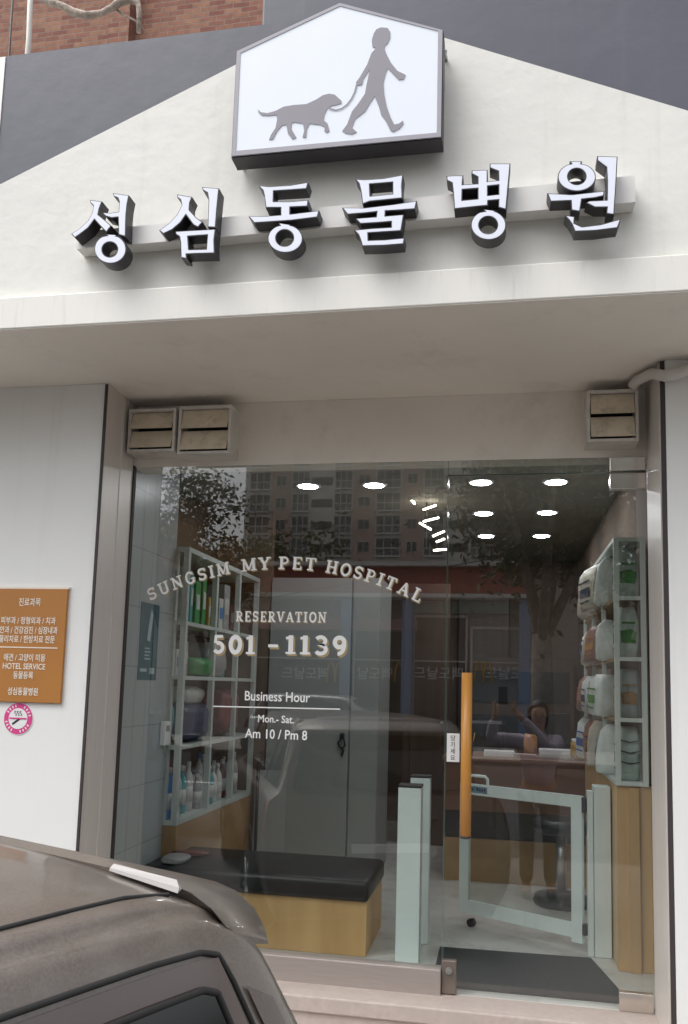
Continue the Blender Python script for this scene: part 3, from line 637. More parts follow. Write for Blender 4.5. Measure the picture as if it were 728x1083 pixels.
# ------------------------------------------------------------------ interior
for (x, y, lb) in ((0.287, 1.24, 'over the doorway, right one of the first row'), (-0.13, 1.22, 'over the doorway, left one of the first row'), (0.28, 2.09, 'right one of the middle row'), (-0.135, 2.10, 'left one of the middle row'), (0.283, 2.97, 'right one of the rearmost row'), (-0.134, 2.96, 'left one of the rearmost row'), (-1.15, 1.242, 'left one of two above the window lettering'), (-0.75, 1.246, 'right one of two above the window lettering')):
    o = empty('ceiling_light', 'round white ceiling downlight ' + lb, 'ceiling light', (x, y, 2.8), 0, 'round downlights in the shop ceiling')
    part(MB().lathe((x, y, 0), [(0.072, 2.7905), (0.078, 2.7995)], 28), 'rim', M['lamp_rim'], o)
    part(MB().lathe((x, y, 0), [(0.055, 2.788), (0.057, 2.7902)], 28), 'lens', M['lamp'], o)
# stick chandelier
cc = at(446, 548, 1.7); CHD = empty('chandelier', 'cluster of glowing stick lamps hanging from the shop ceiling', 'ceiling lamp', (cc.x, 1.7, 2.8))
sticks = [((428.5, 520.5), (439, 533)), ((448, 539), (461, 534.5)), ((448, 551.5), (464, 547.5)), ((444, 553), (456, 560)), ((458, 567), (470, 562)), ((462, 573), (470, 570)), ((459, 582), (472, 581))]
pr = [at(*q, 1.7) for s_ in sticks for q in s_]
part(MB().tube([(cc.x+0.03, 1.72, 2.795), (cc.x+0.03, 1.72, at(450, 582, 1.72).z)], 0.004, 8), 'stem', M['steel_dark'], CHD)
for i, (q0, q1) in enumerate(sticks):
    a, b = at(*q0, 1.66+0.02*i), at(*q1, 1.72+0.02*i)
    part(MB().tube([a, b], 0.006, 8), 'stick', M['lamp_warm'], CHD)

# left shelf with products
SX, SY0, SY1 = -1.63, 0.605, 1.94
LS = empty('display_shelf', 'tall white framed display shelf on a wood base along the left wall', 'shelf', (-1.8, 1.2, FZ))
part(MB().box((-1.96, SY0, FZ+.002), (SX, SY1, 0.885)), 'base_cabinet', M['oak_shelf'], LS)
f_ = MB()
for y in (SY0, 1.07, 1.50, SY1-0.03): f_.box((SX-0.03, y, 0.912), (SX, y+0.03, 2.295))
for y in (SY0,): f_.box((-1.72, y, 0.912), (-1.692, y+0.028, 2.295))
f_.box((-1.96, SY0, 2.296), (SX, SY1, 2.322)); f_.box((-1.96, SY0-.002, 0.886), (SX+.002, SY1, 0.911))
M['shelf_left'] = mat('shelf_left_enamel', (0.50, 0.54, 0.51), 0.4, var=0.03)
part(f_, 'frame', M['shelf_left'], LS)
LVL = [0.911, 1.285, 1.645, 1.93]
for z in LVL[1:]: part(MB().box((-1.955, SY0+0.004, z-0.02), (SX-0.003, SY1-.031, z)), 'shelf_board', M['shelf_left'], LS)
part(MB().box((-1.9795, SY0+.0005, 0.912), (-1.9605, SY1, 2.29)), 'back_panel', M['darkwood'], LS)
col = lambda n, c, r=0.4: mat(n, c, r, var=0.12, vscale=20)
PC = [col('pack_white', (.50, .50, .48)), col('pack_blue', (.06, .18, .42)), col('pack_teal', (.05, .30, .32)), col('pack_green', (.05, .24, .075)), col('pack_red', (.17, .05, .045)), col('pack_navy', (.03, .04, .10)), col('pack_ochre', (.45, .28, .08)), col('pack_grey', (.28, .28, .28))]
def bottle(x, y, z, r_, h, mt, cap, label, grp):
    o = empty('bottle', label, 'bottle', (x, y, z), 0, grp)
    part(MB().lathe((x, y, z), [(r_*.9, 0.0005), (r_, .006), (r_, h*.62), (r_*.75, h*.74), (r_*.35, h*.82), (r_*.35, h*.88)], 14), 'bottle_body', mt, o)
    part(MB().lathe((x, y, z), [(r_*.42, h*.8805), (r_*.42, h*.98), (r_*.3, h)], 12), 'bottle_cap', cap, o)
    part(MB().lathe((x, y, z), [(r_*1.012, h*.18), (r_*1.012, h*.5)], 14), 'bottle_label', PC[0], o)
rng = random.Random(3)
ordn = ['first', 'second', 'third', 'fourth', 'fifth', 'sixth', 'seventh', 'eighth', 'ninth', 'tenth', 'eleventh', 'twelfth', 'thirteenth', 'fourteenth']
for i in range(14):
    y = 0.64+i*0.090; q = i % 4
    bottle(-1.80+rng.uniform(-.015, .015), y, LVL[0]+.001, 0.026, 0.20+rng.uniform(-.04, .10), PC[(0, 7, 1, 0)[q]], PC[(1, 0, 0, 5)[q]], ('white bottle with blue cap', 'grey bottle with white cap', 'blue bottle with white cap', 'white bottle with navy cap')[q]+f', {ordn[i]} in the rear row from the glass', 'bottles at the back of the bottom shelf')
for i in range(12):
    y = 0.655+i*0.098; mt = [PC[1], PC[0], PC[2], PC[0], PC[7], PC[0], PC[2], PC[0], PC[0], PC[4], PC[0], PC[7]][i]; cn = {0: 'white', 1: 'blue', 2: 'teal', 4: 'red', 7: 'grey'}[PC.index(mt)]
    bottle(-1.70+rng.uniform(-.02, .015), y, LVL[0]+.001, 0.028, 0.18+rng.uniform(0, .09), mt, PC[0], f'{cn} bottle on the bottom shelf, {ordn[i]} in the row from the glass', 'bottles along the bottom shelf')
def carton(x0, y0, z, dx, dy, dz, mt, label, grp, rz=0):
    o = empty('box', label, 'box', (x0, y0, z), 0, grp)
    part(MB().box((x0, y0, z+.0005), (x0+dx, y0+dy, z+dz), 0.003), 'carton', mt, o)
    part(MB().box((x0+dx+.0005, y0+dy*.15, z+dz*.35), (x0+dx+.0015, y0+dy*.85, z+dz*.7)), 'print', PC[0] if mt is not PC[0] else PC[1], o)
    o.rotation_euler = (0, 0, rng.uniform(-.12, .12))
y = 0.66
for i in range(9):
    d = rng.uniform(.05, .09); mt = [PC[0], PC[2], PC[3], PC[3], PC[6], PC[3], PC[0], PC[7], PC[4]][i]; cn = ['white', 'teal', 'green', 'bright green', 'ochre', 'green', 'white', 'grey', 'red'][i]
    carton(-1.80, y, LVL[3], .12, d, rng.uniform(.17, .30), mt, f'{cn} upright box on the top shelf, {ordn[i]} from the glass', 'upright boxes on the top shelf'); y += d+.03
carton(-1.82, 0.65, LVL[2], .13, .10, .14, PC[0], 'white carton on the second shelf under the green boxes', 'cartons on the second shelf')
carton(-1.82, 0.78, LVL[2], .12, .07, .19, PC[7], 'grey carton on the second shelf beside the white carton', 'cartons on the second shelf')
for i in range(8):
    mt = [PC[5], PC[0], PC[7], PC[4], PC[0], PC[6], PC[5], PC[2]][i]; cn = ['navy', 'white', 'grey', 'red', 'white', 'ochre', 'navy', 'teal'][i]
    carton(-1.90, .63+i*.155, LVL[2], .09, .10+rng.uniform(0, .04), rng.uniform(.14, .24), mt, f'{cn} pack at the back of the second shelf, {["first", "second", "third", "fourth", "fifth", "sixth", "seventh", "eighth"][i]} from the glass', 'packs at the back of the second shelf')
    mt = [PC[7], PC[5], PC[6], PC[0], PC[4], PC[7], PC[0], PC[5]][i]; cn = ['grey', 'navy', 'ochre', 'white', 'red', 'grey', 'white', 'navy'][i]
    carton(-1.90, .63+i*.155, LVL[1], .06, .10+rng.uniform(0, .04), rng.uniform(.18, .30), mt, f'{cn} pack at the back of the third shelf, {["first", "second", "third", "fourth", "fifth", "sixth", "seventh", "eighth"][i]} from the glass', 'packs at the back of the third shelf')
    mt = [PC[0], PC[7], PC[6], PC[5], PC[0], PC[7], PC[4], PC[0]][i]; cn = ['white', 'grey', 'ochre', 'navy', 'white', 'grey', 'red', 'white'][i]
    carton(-1.92, .63+i*.155, LVL[3], .09, .10+rng.uniform(0, .04), rng.uniform(.20, .31), mt, f'{cn} pack at the back of the top shelf, {["first", "second", "third", "fourth", "fifth", "sixth", "seventh", "eighth"][i]} from the glass', 'packs at the back of the top shelf')
# folded clothes, cushion and pet carriers
def soft(name, label, cat, c_, sx, sy, sz, mt, seed, grp=None):
    b = bmesh.new(); bmesh.ops.create_icosphere(b, subdivisions=3, radius=1); r2 = random.Random(seed); ph = [r2.uniform(0, 6) for _ in range(6)]
    for v in b.verts:
        p = v.co.copy(); k = 1+0.06*math.sin(5*p.x+ph[0])*math.sin(4*p.y+ph[1])+0.05*math.sin(7*p.z+ph[2]+3*p.x)
        q = [abs(t)**0.55*(1 if t > 0 else -1) for t in p]; v.co = (q[0]*sx*k, q[1]*sy*k, q[2]*sz*k)
    m2 = MB(); m2.bm.free(); m2.bm = b
    mn = min(v.co.z for v in b.verts)
    o = m2.build(name, mt, smooth=True); o.location = (c_[0], c_[1], c_[2]-mn+.001); return tag(o, label, cat, grp)
soft('cushion', 'bright green cushion lying on the second shelf', 'cushion', (-1.74, 1.02, LVL[2]), .10, .13, .055, PC[3], 1)
soft('folded_clothes', 'heap of folded grey pet clothes on the second shelf', 'clothes', (-1.76, 1.30, LVL[2]), .10, .16, .10, PC[7], 2)
soft('pet_bed', 'navy pet bed on the third shelf', 'pet bed', (-1.76, 0.95, LVL[1]), .12, .26, .10, PC[5], 4)
soft('folded_towel', 'white towel heaped on the navy pet bed', 'towel', (-1.76, 0.97, LVL[1]+.205), .08, .16, .05, PC[0], 5)
soft('pet_carrier', 'dark red soft pet carrier at the back of the third shelf', 'pet carrier', (-1.76, 1.55, LVL[1]), .11, .16, .14, PC[4], 6)
soft('pet_bag', 'blue grey pet bag on the third shelf nearest the glass', 'bag', (-1.78, 0.66, LVL[1]), .08, .035, .12, PC[2], 7)
# wall things: poster, switch
pa = [(-1.6985, 0.345, 1.99), (-1.6985, 0.52, 1.985)]
PO = empty('poster', 'dark teal poster with pale figure on the white tiled wall', 'poster', (-1.70, .4, 1.6))
ya, yb = 0.333, 0.50
def wallx(u, v): d = ray(u, v); return CAM+d*((-1.6985-CAM.x)/d.x)
ta, tb, tc_ = wallx(150, 636), wallx(169, 640), wallx(146, 719)
part(MB().box((-1.6995, ta.y, tc_.z), (-1.6975, tb.y, ta.z)), 'poster_sheet', M['teal'], PO)
g = MB(); yc = (ta.y+tb.y)/2; dy = tb.y-ta.y
g.prism([(-1.6968, yc+dy*a_, tc_.z+(ta.z-tc_.z)*b_) for a_, b_ in ((-.10, .52), (.05, .50), (.12, .70), (.16, .86), (.06, .93), (.0, .82), (-.06, .70))], (-.0006, 0, 0))
for q in range(4): g.box((-1.6974, yc-dy*.2, tc_.z+(ta.z-tc_.z)*(.40-.045*q)), (-1.6968, yc+dy*(.05+.06*(q % 2)), tc_.z+(ta.z-tc_.z)*(.42-.045*q)))
g.box((-1.6974, yc-dy*.4, tc_.z+.04), (-1.6968, yc-dy*.05, tc_.z+.055)); g.box((-1.6974, yc+dy*.1, tc_.z+.03), (-1.6968, yc+dy*.38, tc_.z+.06))
part(g, 'poster_print', M['pale'], PO)
q0 = wallx(170, 763); q1 = wallx(177, 787)
SWI = empty('wall_intercom', 'small white switch box on the tiled wall beside the shelf', 'switch', (-1.70, q0.y, q1.z))
part(MB().box((-1.6995, q0.y, q1.z), (-1.672, q0.y+0.075, q0.z), 0.004), 'switch_body', M['white'], SWI)
part(MB().box((-1.6718, q0.y+0.015, q0.z-0.05), (-1.6700, q0.y+0.06, q0.z-0.02)), 'switch_button', PC[7], SWI)
# white folding board leaning at the shelf base, partition doors behind the bench
LB = empty('folded_table', 'pale folded board leaning at the end of the shelf base', 'folded table', (-1.50, 1.80, FZ))
part(MB().hexa([(-1.60, 1.90, FZ+.001), (-1.57, 1.90, FZ+.001), (-1.40, 1.955, FZ+.001), (-1.43, 1.955, FZ+.001), (-1.60, 1.90, 1.05), (-1.57, 1.90, 1.05), (-1.40, 1.955, 1.05), (-1.43, 1.955, 1.05)]), 'board', M['cabinet'], LB)
part(MB().tube([(-1.575, 1.885, FZ+.012), (-1.575, 1.885, 1.10)], 0.010, 8), 'leg', M['black'], LB)
CB = empty('cabinet', 'tall pale grey laminate cupboard with two doors behind the bench', 'cupboard', (-1.2, 2.1, FZ))
part(MB().box((-1.552, 1.975, FZ+.001), (-0.80, 2.5, 2.335)), 'carcass', M['cabinet'], CB)
part(MB().box((-1.548, 1.955, FZ+.03), (-0.994, 1.974, 2.33), 0.002), 'door', M['cabinet'], CB)
part(MB().box((-0.982, 1.955, FZ+.03), (-0.804, 1.974, 2.33), 0.002), 'door', M['cabinet'], CB)
kk = at(362, 785, 1.95)
KT = empty('door_lock', 'black lock with hanging keys on the pale cupboard door', 'lock', (kk.x, 1.95, kk.z))
t_ = MB().box((kk.x-.014, 1.935, kk.z+.02), (kk.x+.014, 1.9545, kk.z+.06), .003)
t_.tube([(kk.x-.008, 1.945, kk.z+.02), (kk.x-.026, 1.943, kk.z-.005), (kk.x-.012, 1.943, kk.z-.03), (kk.x+.010, 1.943, kk.z-.05), (kk.x, 1.943, kk.z-.09)], .007, 8)
t_.tube([(kk.x+.012, 1.945, kk.z+.02), (kk.x+.022, 1.943, kk.z-.02), (kk.x-.004, 1.943, kk.z-.045)], .006, 8)
part(t_, 'lock_body', M['black'], KT)
# bench
BN = empty('bench', 'low oak bench with a padded black leather seat behind the window', 'bench', (-1.1, .5, FZ))
part(MB().box((-1.69, 0.36, FZ+.001), (-0.603, 0.86, 0.645), 0.002), 'bench_box', M['oak'], BN)
cu = MB().box((-1.692, 0.335, 0.6455), (-0.592, 0.87, 0.742), 0.022); cu = part(cu, 'cushion', M['leather'], BN, smooth=True)
tag(soft('red_strap', 'crumpled red dog lead on the left end of the bench', 'dog lead', (-1.55, .62, .743), .10, .03, .012, PC[4], 12))
soft('magazine_heap', 'heap of dark leaflets on the left end of the bench', 'leaflets', (-1.56, .45, .743), .06, .08, .015, PC[7], 13)
# gate posts
def post(x0, x1, y0, y1, z1, label, cap=True):
    o = empty('gate_post', label, 'post', ((x0+x1)/2, (y0+y1)/2, FZ), 0, 'pale posts of the pet gate')
    part(MB().box((x0, y0, FZ+.001), (x1, y1, z1), .003), 'post_body', M['gate'], o)
    if cap: part(MB().box((x0-.001, y0-.001, z1+.0003), (x1+.001, y1+.001, z1+.012), .004), 'post_cap', M['steel_dark'], o)
post(-0.466, -0.361, 0.33, 0.43, 1.165, 'pale green white gate post with dark cap nearest the window')
post(-0.442, -0.346, 0.63, 0.70, 1.180, 'pale green white gate post standing behind the front post')
post(0.394, 0.420, 0.66, 0.71, 1.155, 'thin pale post beside the open end of the pet gate', False)
post(0.423, 0.498, 0.65, 0.76, 1.178, 'wide pale panel post against the wood shelf base', False)
# gate leaf: from the hinge side near (0.375, 0.70) back to (-0.21, 1.02)
ga, gb = Vector((0.376, 0.70, 0)), Vector((-0.215, 1.04, 0)); gd = (gb-ga).normalized(); gn = Vector((-gd.y, gd.x, 0)); gl_ = (gb-ga).length
GT = empty('pet_gate', 'open pale framed pet gate with clear panel and handle', 'gate', ga)
def gbox(s0, s1, z0, z1, th=0.012):
    p = [ga+gd*s0-gn*th, ga+gd*s1-gn*th, ga+gd*s1+gn*th, ga+gd*s0+gn*th]
    return [(q.x, q.y, z0) for q in p]+[(q.x, q.y, z1) for q in p]
fr = MB(); fr.hexa(gbox(0, .055, .45, 1.125)); fr.hexa(gbox(gl_-.055, gl_, .47, 1.125)); fr.hexa(gbox(.0555, gl_-.0555, 1.07, 1.125)); fr.hexa(gbox(.0555, gl_-.0555, .47, .535))
part(fr, 'gate_frame', M['gate'], GT)
part(MB().hexa(gbox(.056, gl_-.056, .536, 1.069, .002)), 'clear_panel', M['clear'], GT)
hp = [ga+gd*(gl_-s_)+Vector((0, 0, z)) for s_, z in ((.05, 1.12), (.05, 1.155), (.065, 1.168), (.145, 1.168), (.16, 1.155), (.16, 1.12))]
part(MB().tube(hp, .008, 8), 'gate_handle', M['gate'], GT)
plq = gbox(gl_-.165, gl_-.02, 1.082, 1.115, .0142); part(MB().hexa(plq), 'gate_plate', col('plate_blue', (.16, .27, .33)), GT)
pt = MB()
for i in range(9):
    if i == 4: continue
    pt.hexa(gbox(gl_-.155+i*.014, gl_-.146+i*.014, 1.092, 1.104+.004*(i % 3 == 0), .0152))
part(pt, 'plate_lettering', PC[5], GT)
wc = ga+gd*(gl_-.07); part(MB().tube([(wc.x-.008, wc.y-.014, FZ+.021), (wc.x+.008, wc.y+.010, FZ+.021)], .020, 14), 'caster', M['black'], GT)
part(MB().hexa(gbox(-.018, -.001, .49, .54, .016)).hexa(gbox(-.018, -.001, 1.05, 1.12, .016)), 'hinge', M['black'], GT)
# mat
mb_ = MB().hexa([(-0.285, 0.065, FZ+.001), (0.50, 0.065, FZ+.001), (0.40, 0.61, FZ+.001), (-0.285, 0.585, FZ+.001), (-0.285, 0.065, FZ+.010), (0.50, 0.065, FZ+.010), (0.40, 0.61, FZ+.010), (-0.285, 0.585, FZ+.010)])
tag(mb_.build('door_mat', M['mat']), 'dark grey rubber mat inside the glass door', 'mat')
# right shelf with feed bags
RS = empty('feed_shelf', 'white framed glazed shelf of feed bags on an oak base by the door', 'shelf', (.57, 1.2, FZ))
part(MB().box((0.505, 0.48, FZ+.001), (0.655, 2.0, 1.205), .002), 'base_cabinet', M['oak'], RS)
part(MB().box((0.555, 0.462, FZ+.001), (0.600, 0.4795, 1.198), .002), 'base_stile', M['oak'], RS)
f_ = MB(); rl = [1.207, 1.490, 1.765, 2.045, 2.318]
for x0, x1 in ((.500, .522), (.618, .640)): f_.box((x0, .46, 1.207), (x1, .482, 2.335))
for z in rl: f_.box((.5225, .461, z), (.6175, .481, z+.018))
for y in (.95, 1.45, 1.95): f_.box((.500, y, 1.227), (.52, y+.022, 2.317))
f_.box((.500, .483, 1.207), (.64, 1.97, 1.2265)); f_.box((.500, .483, 2.3175), (.64, 1.97, 2.3355))
part(f_, 'frame', M['shelf_white'], RS)
for z in rl[1:4]: part(MB().box((.503, .484, z), (.645, 1.95, z+.014)), 'shelf_board', M['oak_shelf'], RS)
part(MB().box((.523, .466, 1.228), (.617, .470, 2.315)), 'glass_pane', M['clear'], RS)
BAGM = [col('bag_white', (.74, .78, .75), .35), col('bag_green', (.10, .32, .08), .35), col('bag_cream', (.50, .46, .38), .35), col('bag_red', (.30, .15, .11), .35), col('bag_silver', (.48, .50, .52), .3)]
BPR = [col('print_orange', (.42, .20, .06)), col('print_blue', (.06, .14, .40)), col('print_green', (.08, .30, .06)), col('print_dark', (.06, .07, .10)), col('print_red', (.35, .06, .06))]
def bag(x, y, z, wx, wy, h, mt, pm, label, stripes=False, face=False):
    o = empty('feed_bag', label, 'feed bag', (x, y, z), 0, 'feed bags on the glazed shelf')
    b = MB(); r2 = random.Random(int(y*1000+z*77)); rings = []
    N = 18
    for zz, k, fl_ in ((0.001, .86, 1), (.04, 1.0, 1), (.35, 1.05, 1), (.65, 1.0, .95), (.84, .95, .9), (.94, .90, .62), (1.0, .86, .42)):
        ring = []
        for i in range(N):
            t = 2*math.pi*i/N; ct, st_ = math.cos(t), math.sin(t)
            fx, fy = (1, fl_) if face else (fl_, 1)
            px = abs(ct)**.34*(1 if ct > 0 else -1)*wx/2*k*fx; py = abs(st_)**.34*(1 if st_ > 0 else -1)*wy/2*k*fy
            wr = 1+.06*r2.uniform(-1, 1)
            ring.append(b.bm.verts.new((x+px*wr, y+py*wr, z+zz*h)))
        rings.append(ring)
    for i in range(len(rings)-1):
        for k in range(N):
            f = b.bm.faces.new((rings[i][k], rings[i][(k+1) % N], rings[i+1][(k+1) % N], rings[i+1][k])); f.smooth = True
    b.bm.faces.new(rings[0][::-1]); b.bm.faces.new(rings[-1]); part(b, 'bag_body', mt, o)
    g_ = MB()
    yq = y-wy*.53-.003
    if stripes:
        for q in range(3):
            zz = z+h*(.30+.20*q); g_.prism([(x-wx*.46, yq, zz+.010), (x, yq, zz), (x+wx*.46, yq, zz+.010), (x+wx*.46, yq, zz+.016), (x, yq, zz+.006), (x-wx*.46, yq, zz+.016)], (0, .003, 0))
    elif face:
        g_.prism([(x-wx*.34, yq, z+h*.30), (x+wx*.30, yq, z+h*.28), (x+wx*.36, yq, z+h*.50), (x+wx*.1, yq, z+h*.56), (x-wx*.38, yq, z+h*.52)], (0, .002, 0))
        g_.box((x-wx*.3, yq, z+h*.66), (x+wx*.3, yq+.002, z+h*.70))
    xq = x-wx*.54-.002
    g_.box((xq, y-wy*.28, z+h*.30), (xq+.002, y+wy*.28, z+h*.50)); g_.box((xq, y-wy*.34, z+h*.62), (xq+.002, y+wy*.30, z+h*.66)); g_.box((xq, y-wy*.2, z+h*.18), (xq+.002, y+wy*.30, z+h*.21))
    part(g_, 'bag_print', pm, o)
    if not face: o.rotation_euler = (r2.uniform(-.07, .07), r2.uniform(-.05, .10), r2.uniform(-.30, .30))
lvn = ['bottom', 'second', 'third', 'top']
for li in range(4):
    z = (rl[li]+(.020 if li == 0 else .0145)); hh = [.24, .225, .24, .235][li]
    for i in range(5):
        y = .575+i*.29; mi = [[0, 0, 2, 3, 0], [4, 0, 2, 0, 3], [0, 0, 3, 2, 0], [0, 0, 2, 0, 2]][li][i]; pm = [[3, 1, 4, 0, 1], [0, 2, 1, 3, 4], [2, 2, 0, 3, 1], [2, 2, 3, 0, 4]][li][i]
        nm = ['white', 'green', 'cream', 'red', 'silver'][mi]; pn = ['orange', 'blue', 'green', 'dark', 'red'][pm]
        bag(.567 if i == 0 else .525-.014*((i+li) % 3), y, z, .098 if i == 0 else .12, .15 if i == 0 else .21+.03*((i+li) % 2), hh if i == 0 else hh-.02*((i*3+li) % 3), BAGM[mi], BPR[pm], f'{nm} feed bag with {pn} print on the {lvn[li]} shelf, {ordn[i]} from the glass', li == 0 and i == 0, i == 0)
# counter
CT = empty('reception_counter', 'walnut reception counter with black band and oak plinth facing the door', 'counter', (.13, 2.3, FZ))
part(MB().box((-0.372, 2.05, FZ+.001), (0.635, 2.55, 0.668)), 'plinth', M['oak_shelf'], CT)
part(MB().box((-0.360, 2.075, 0.6685), (0.630, 2.55, 0.842)), 'recess_band', M['black'], CT)
part(MB().box((-0.372, 2.045, 0.8425), (0.640, 2.56, 1.155), .002), 'front_panel', M['walnut'], CT)
part(MB().box((-0.385, 2.03, 1.1555), (0.645, 2.58, 1.182), .003), 'counter_top', M['walnut'], CT)
pm_ = at(580, 740, 2.45)
MO = empty('monitor', 'black computer monitor on the reception counter', 'monitor', (.36, 2.45, 1.182))
part(MB().box((.30, 2.43, 1.26), (.44, 2.46, 1.47), .004), 'screen', M['black'], MO); part(MB().box((.35, 2.44, 1.190), (.39, 2.465, 1.2595)), 'stand', M['black'], MO); part(MB().box((.31, 2.40, 1.1825), (.43, 2.52, 1.1895)), 'foot', M['black'], MO)
for i, (x, y, dx, dy, n_, lb) in enumerate(((.24, 2.14, .22, .16, 5, 'stack of white papers on the counter near the feed shelf'), (-.12, 2.18, .20, .14, 3, 'stack of white papers on the counter behind the door handle'), (.06, 2.12, .16, .12, 2, 'small stack of pink papers in the middle of the counter'))):
    b = MB()
    for q in range(n_): b.box((x+rng.uniform(-.01, .01), y+rng.uniform(-.01, .01), 1.1828+q*.012), (x+dx+rng.uniform(-.01, .01), y+dy+rng.uniform(-.01, .01), 1.1828+q*.012+.010))
    tag(b.build('papers', [M['white'], M['white'], col('paper_pink', (.5, .38, .36))][i]), lb, 'papers', 'papers on the reception counter')
soft('jar', 'orange storage jar on the reception counter beside the monitor', 'jar', (.18, 2.3, 1.182), .045, .045, .075, BPR[0], 21)
soft('paper_bag', 'crumpled brown paper bag on the counter by the feed shelf', 'paper bag', (.50, 2.15, 1.182), .07, .06, .06, PC[6], 22)
ot = empty('filing_unit', 'dark shelf unit standing against the rear wall behind the counter', 'shelf', (.2, 4.0, FZ))
part(MB().box((-.30, 4.0, FZ+.001), (.60, 4.29, 1.9)), 'carcass', M['darkwood'], ot)
for i in range(3): part(MB().box((-.26, 3.985, .75+i*.38), (.56, 3.999, 1.02+i*.38)), 'shelf_bay', M['black'], ot)
OC = empty('office_chair', 'black office chair back rising behind the reception counter', 'chair', (-.16, 2.75, FZ))
part(MB().box((-.30, 2.74, 1.05), (.02, 2.79, 1.40), .03), 'backrest', M['leather'], OC); part(MB().box((-.32, 2.60, .86), (.04, 3.0, .93), .03), 'seat', M['leather'], OC); part(MB().lathe((-.14, 2.8, FZ), [(.22, .002), (.22, .03), (.03, .06), (.03, .455)], 20), 'base', M['black'], OC)
PRN = empty('printer', 'white desktop printer on the counter beside the monitor', 'printer', (.54, 2.44, 1.182))
part(MB().box((.46, 2.36, 1.1828), (.63, 2.55, 1.30), .01), 'casing', M['white'], PRN); part(MB().box((.48, 2.352, 1.21), (.61, 2.3595, 1.25)), 'tray', M['black'], PRN)
PCUP = empty('pen_pot', 'small black pot of pens on the counter left of the papers', 'pen pot', (-.20, 2.2, 1.182))
part(MB().lathe((-.22, 2.2, 1.182), [(.030, .001), (.033, .09), (.028, .0905)], 16), 'pot', M['black'], PCUP)
for k in range(4): part(MB().tube([(-.22+.01*k-.015, 2.2, 1.20), (-.22+.022*k-.03, 2.2+.01*(k % 2), 1.33)], .004, 6), 'pen', [PC[1], PC[4], M['black'], PC[6]][k], PCUP)
# stool
px = at(590, 955, 1.56)
ST = empty('stool', 'black swivel stool standing in front of the counter', 'stool', (.335, 1.62, FZ))
part(MB().lathe((.335, 1.62, FZ), [(.155, .002), (.16, .02), (.15, .05), (.04, .075)], 28), 'base', M['black'], ST)
part(MB().lathe((.335, 1.62, FZ), [(.028, .0755), (.028, .40)], 14), 'column', M['alloy'], ST)
part(MB().lathe((.335, 1.62, FZ), [(.15, .4005), (.17, .42), (.17, .46), (.14, .48)], 28), 'seat', M['leather'], ST)
# rear doors
for i, (x0, x1, lb) in enumerate(((-.78, -.42, 'dark brown wooden door at the end of the passage'), (-.40, .05, 'dark brown wooden door behind the reception counter'))):
    o = empty('wooden_door', lb, 'door', ((x0+x1)/2, 3.3, FZ)); yy = 3.2 if i == 0 else 4.2
    part(MB().box((x0, yy, FZ+.001), (x1, yy+.05, 2.45), .003), 'door_leaf', M['darkwood'], o)
    part(MB().box((x0+.06, yy-.012, .6), (x1-.06, yy-.0005, 2.3), .003), 'door_panel', M['darkwood'], o)
    part(MB().tube([(x1-.05, yy-.05, 1.35), (x1-.05, yy-.001, 1.35)], .012, 8), 'door_knob', M['alloy'], o)

# ------------------------------------------------------------------ cars
M['paint'] = mat('taupe_paint', (0.128, 0.104, 0.088), 0.36, metal=0.3, coat=0.5, var=0.20, vscale=320, dirt=(0.22, 0.195, 0.17), dscale=9, damt=0.6, dlo=0.30, dhi=0.75)
M['seal'] = mat('rubber_seal', (0.012, 0.011, 0.011), 0.6, var=0.1)
M['gloss'] = mat('gloss_red_reflection', (0.062, 0.038, 0.030), 0.10, spec=0.6, coat=0.6, var=0.08, vscale=6)  # dark glossy brown with a reddish reflection put into the colour
M['silver_paint'] = mat('silver_paint', (0.45, 0.46, 0.47), 0.3, metal=0.5, coat=0.5, var=0.05)
M['navy_paint'] = mat('navy_paint', (0.03, 0.04, 0.07), 0.28, metal=0.3, coat=0.6, var=0.1)
M['white_car'] = mat('white_car_paint', (0.72, 0.72, 0.71), 0.3, coat=0.6, var=0.03)
RX = [0, .30, .535, .575, .605, .665, .735, .80, .83, .80, .72]
RZ = [1.502, 1.499, 1.481, 1.464, 1.430, 1.25, 1.03, .95, .72, .45, .22]
def stn(y, top, belt, half=1.0, roofw=1.0):
    """one cross-section: top = roof or bonnet height, belt = belt line height"""
    out = []
    for i in range(11):
        x = RX[i]*half*(roofw if i < 5 else 1); z = RZ[i]
        if i <= 4: z = top-(RZ[0]-RZ[i])*(1 if top > 1.2 else .55)
        elif i == 5: z = (top-(RZ[0]-RZ[4])*(1 if top > 1.2 else .55)+belt)/2+.01
        elif i == 6: z = belt
        elif i == 7: z = belt-.07
        if i == 8: z = min(RZ[8], belt-.16)
        out.append((x, y, z))
    return out
ST_ = [stn(-3.70, .62, .58, .80), stn(-3.60, .80, .74, .92), stn(-3.10, .96, .90, .985), stn(-2.72, 1.06, .98, 1.0), stn(-2.05, 1.45, 1.01, 1.0), stn(-1.5, 1.507, 1.025), stn(-.9, 1.508, 1.03), stn(-.55, 1.505, 1.03), stn(-.30, 1.500, 1.035)]
rear = []
for i, (yy, dz) in enumerate([(-.18, -.055), (-.18, -.055), (-.185, -.055), (-.19, -.045), (-.185, -.030), (-.115, 0), (.0, 0), (.05, 0), (.13, 0), (.17, 0), (.10, .02)]):
    rear.append((RX[i]-(.02 if i == 5 else .01 if i == 6 else 0), yy, RZ[i]+dz))
ST_.append(rear)
ST_.append([(x*.95, y+(.035 if i > 4 else .03), z-(.02 if i < 5 else 0)) for i, (x, y, z) in enumerate(rear)])
def cr(p0, p1, p2, p3, t):
    return tuple(.5*((2*b)+(-a+c)*t+(2*a-5*b+4*c-d)*t*t+(-a+3*b-3*c+d)*t**3) for a, b, c, d in zip(p0, p1, p2, p3))
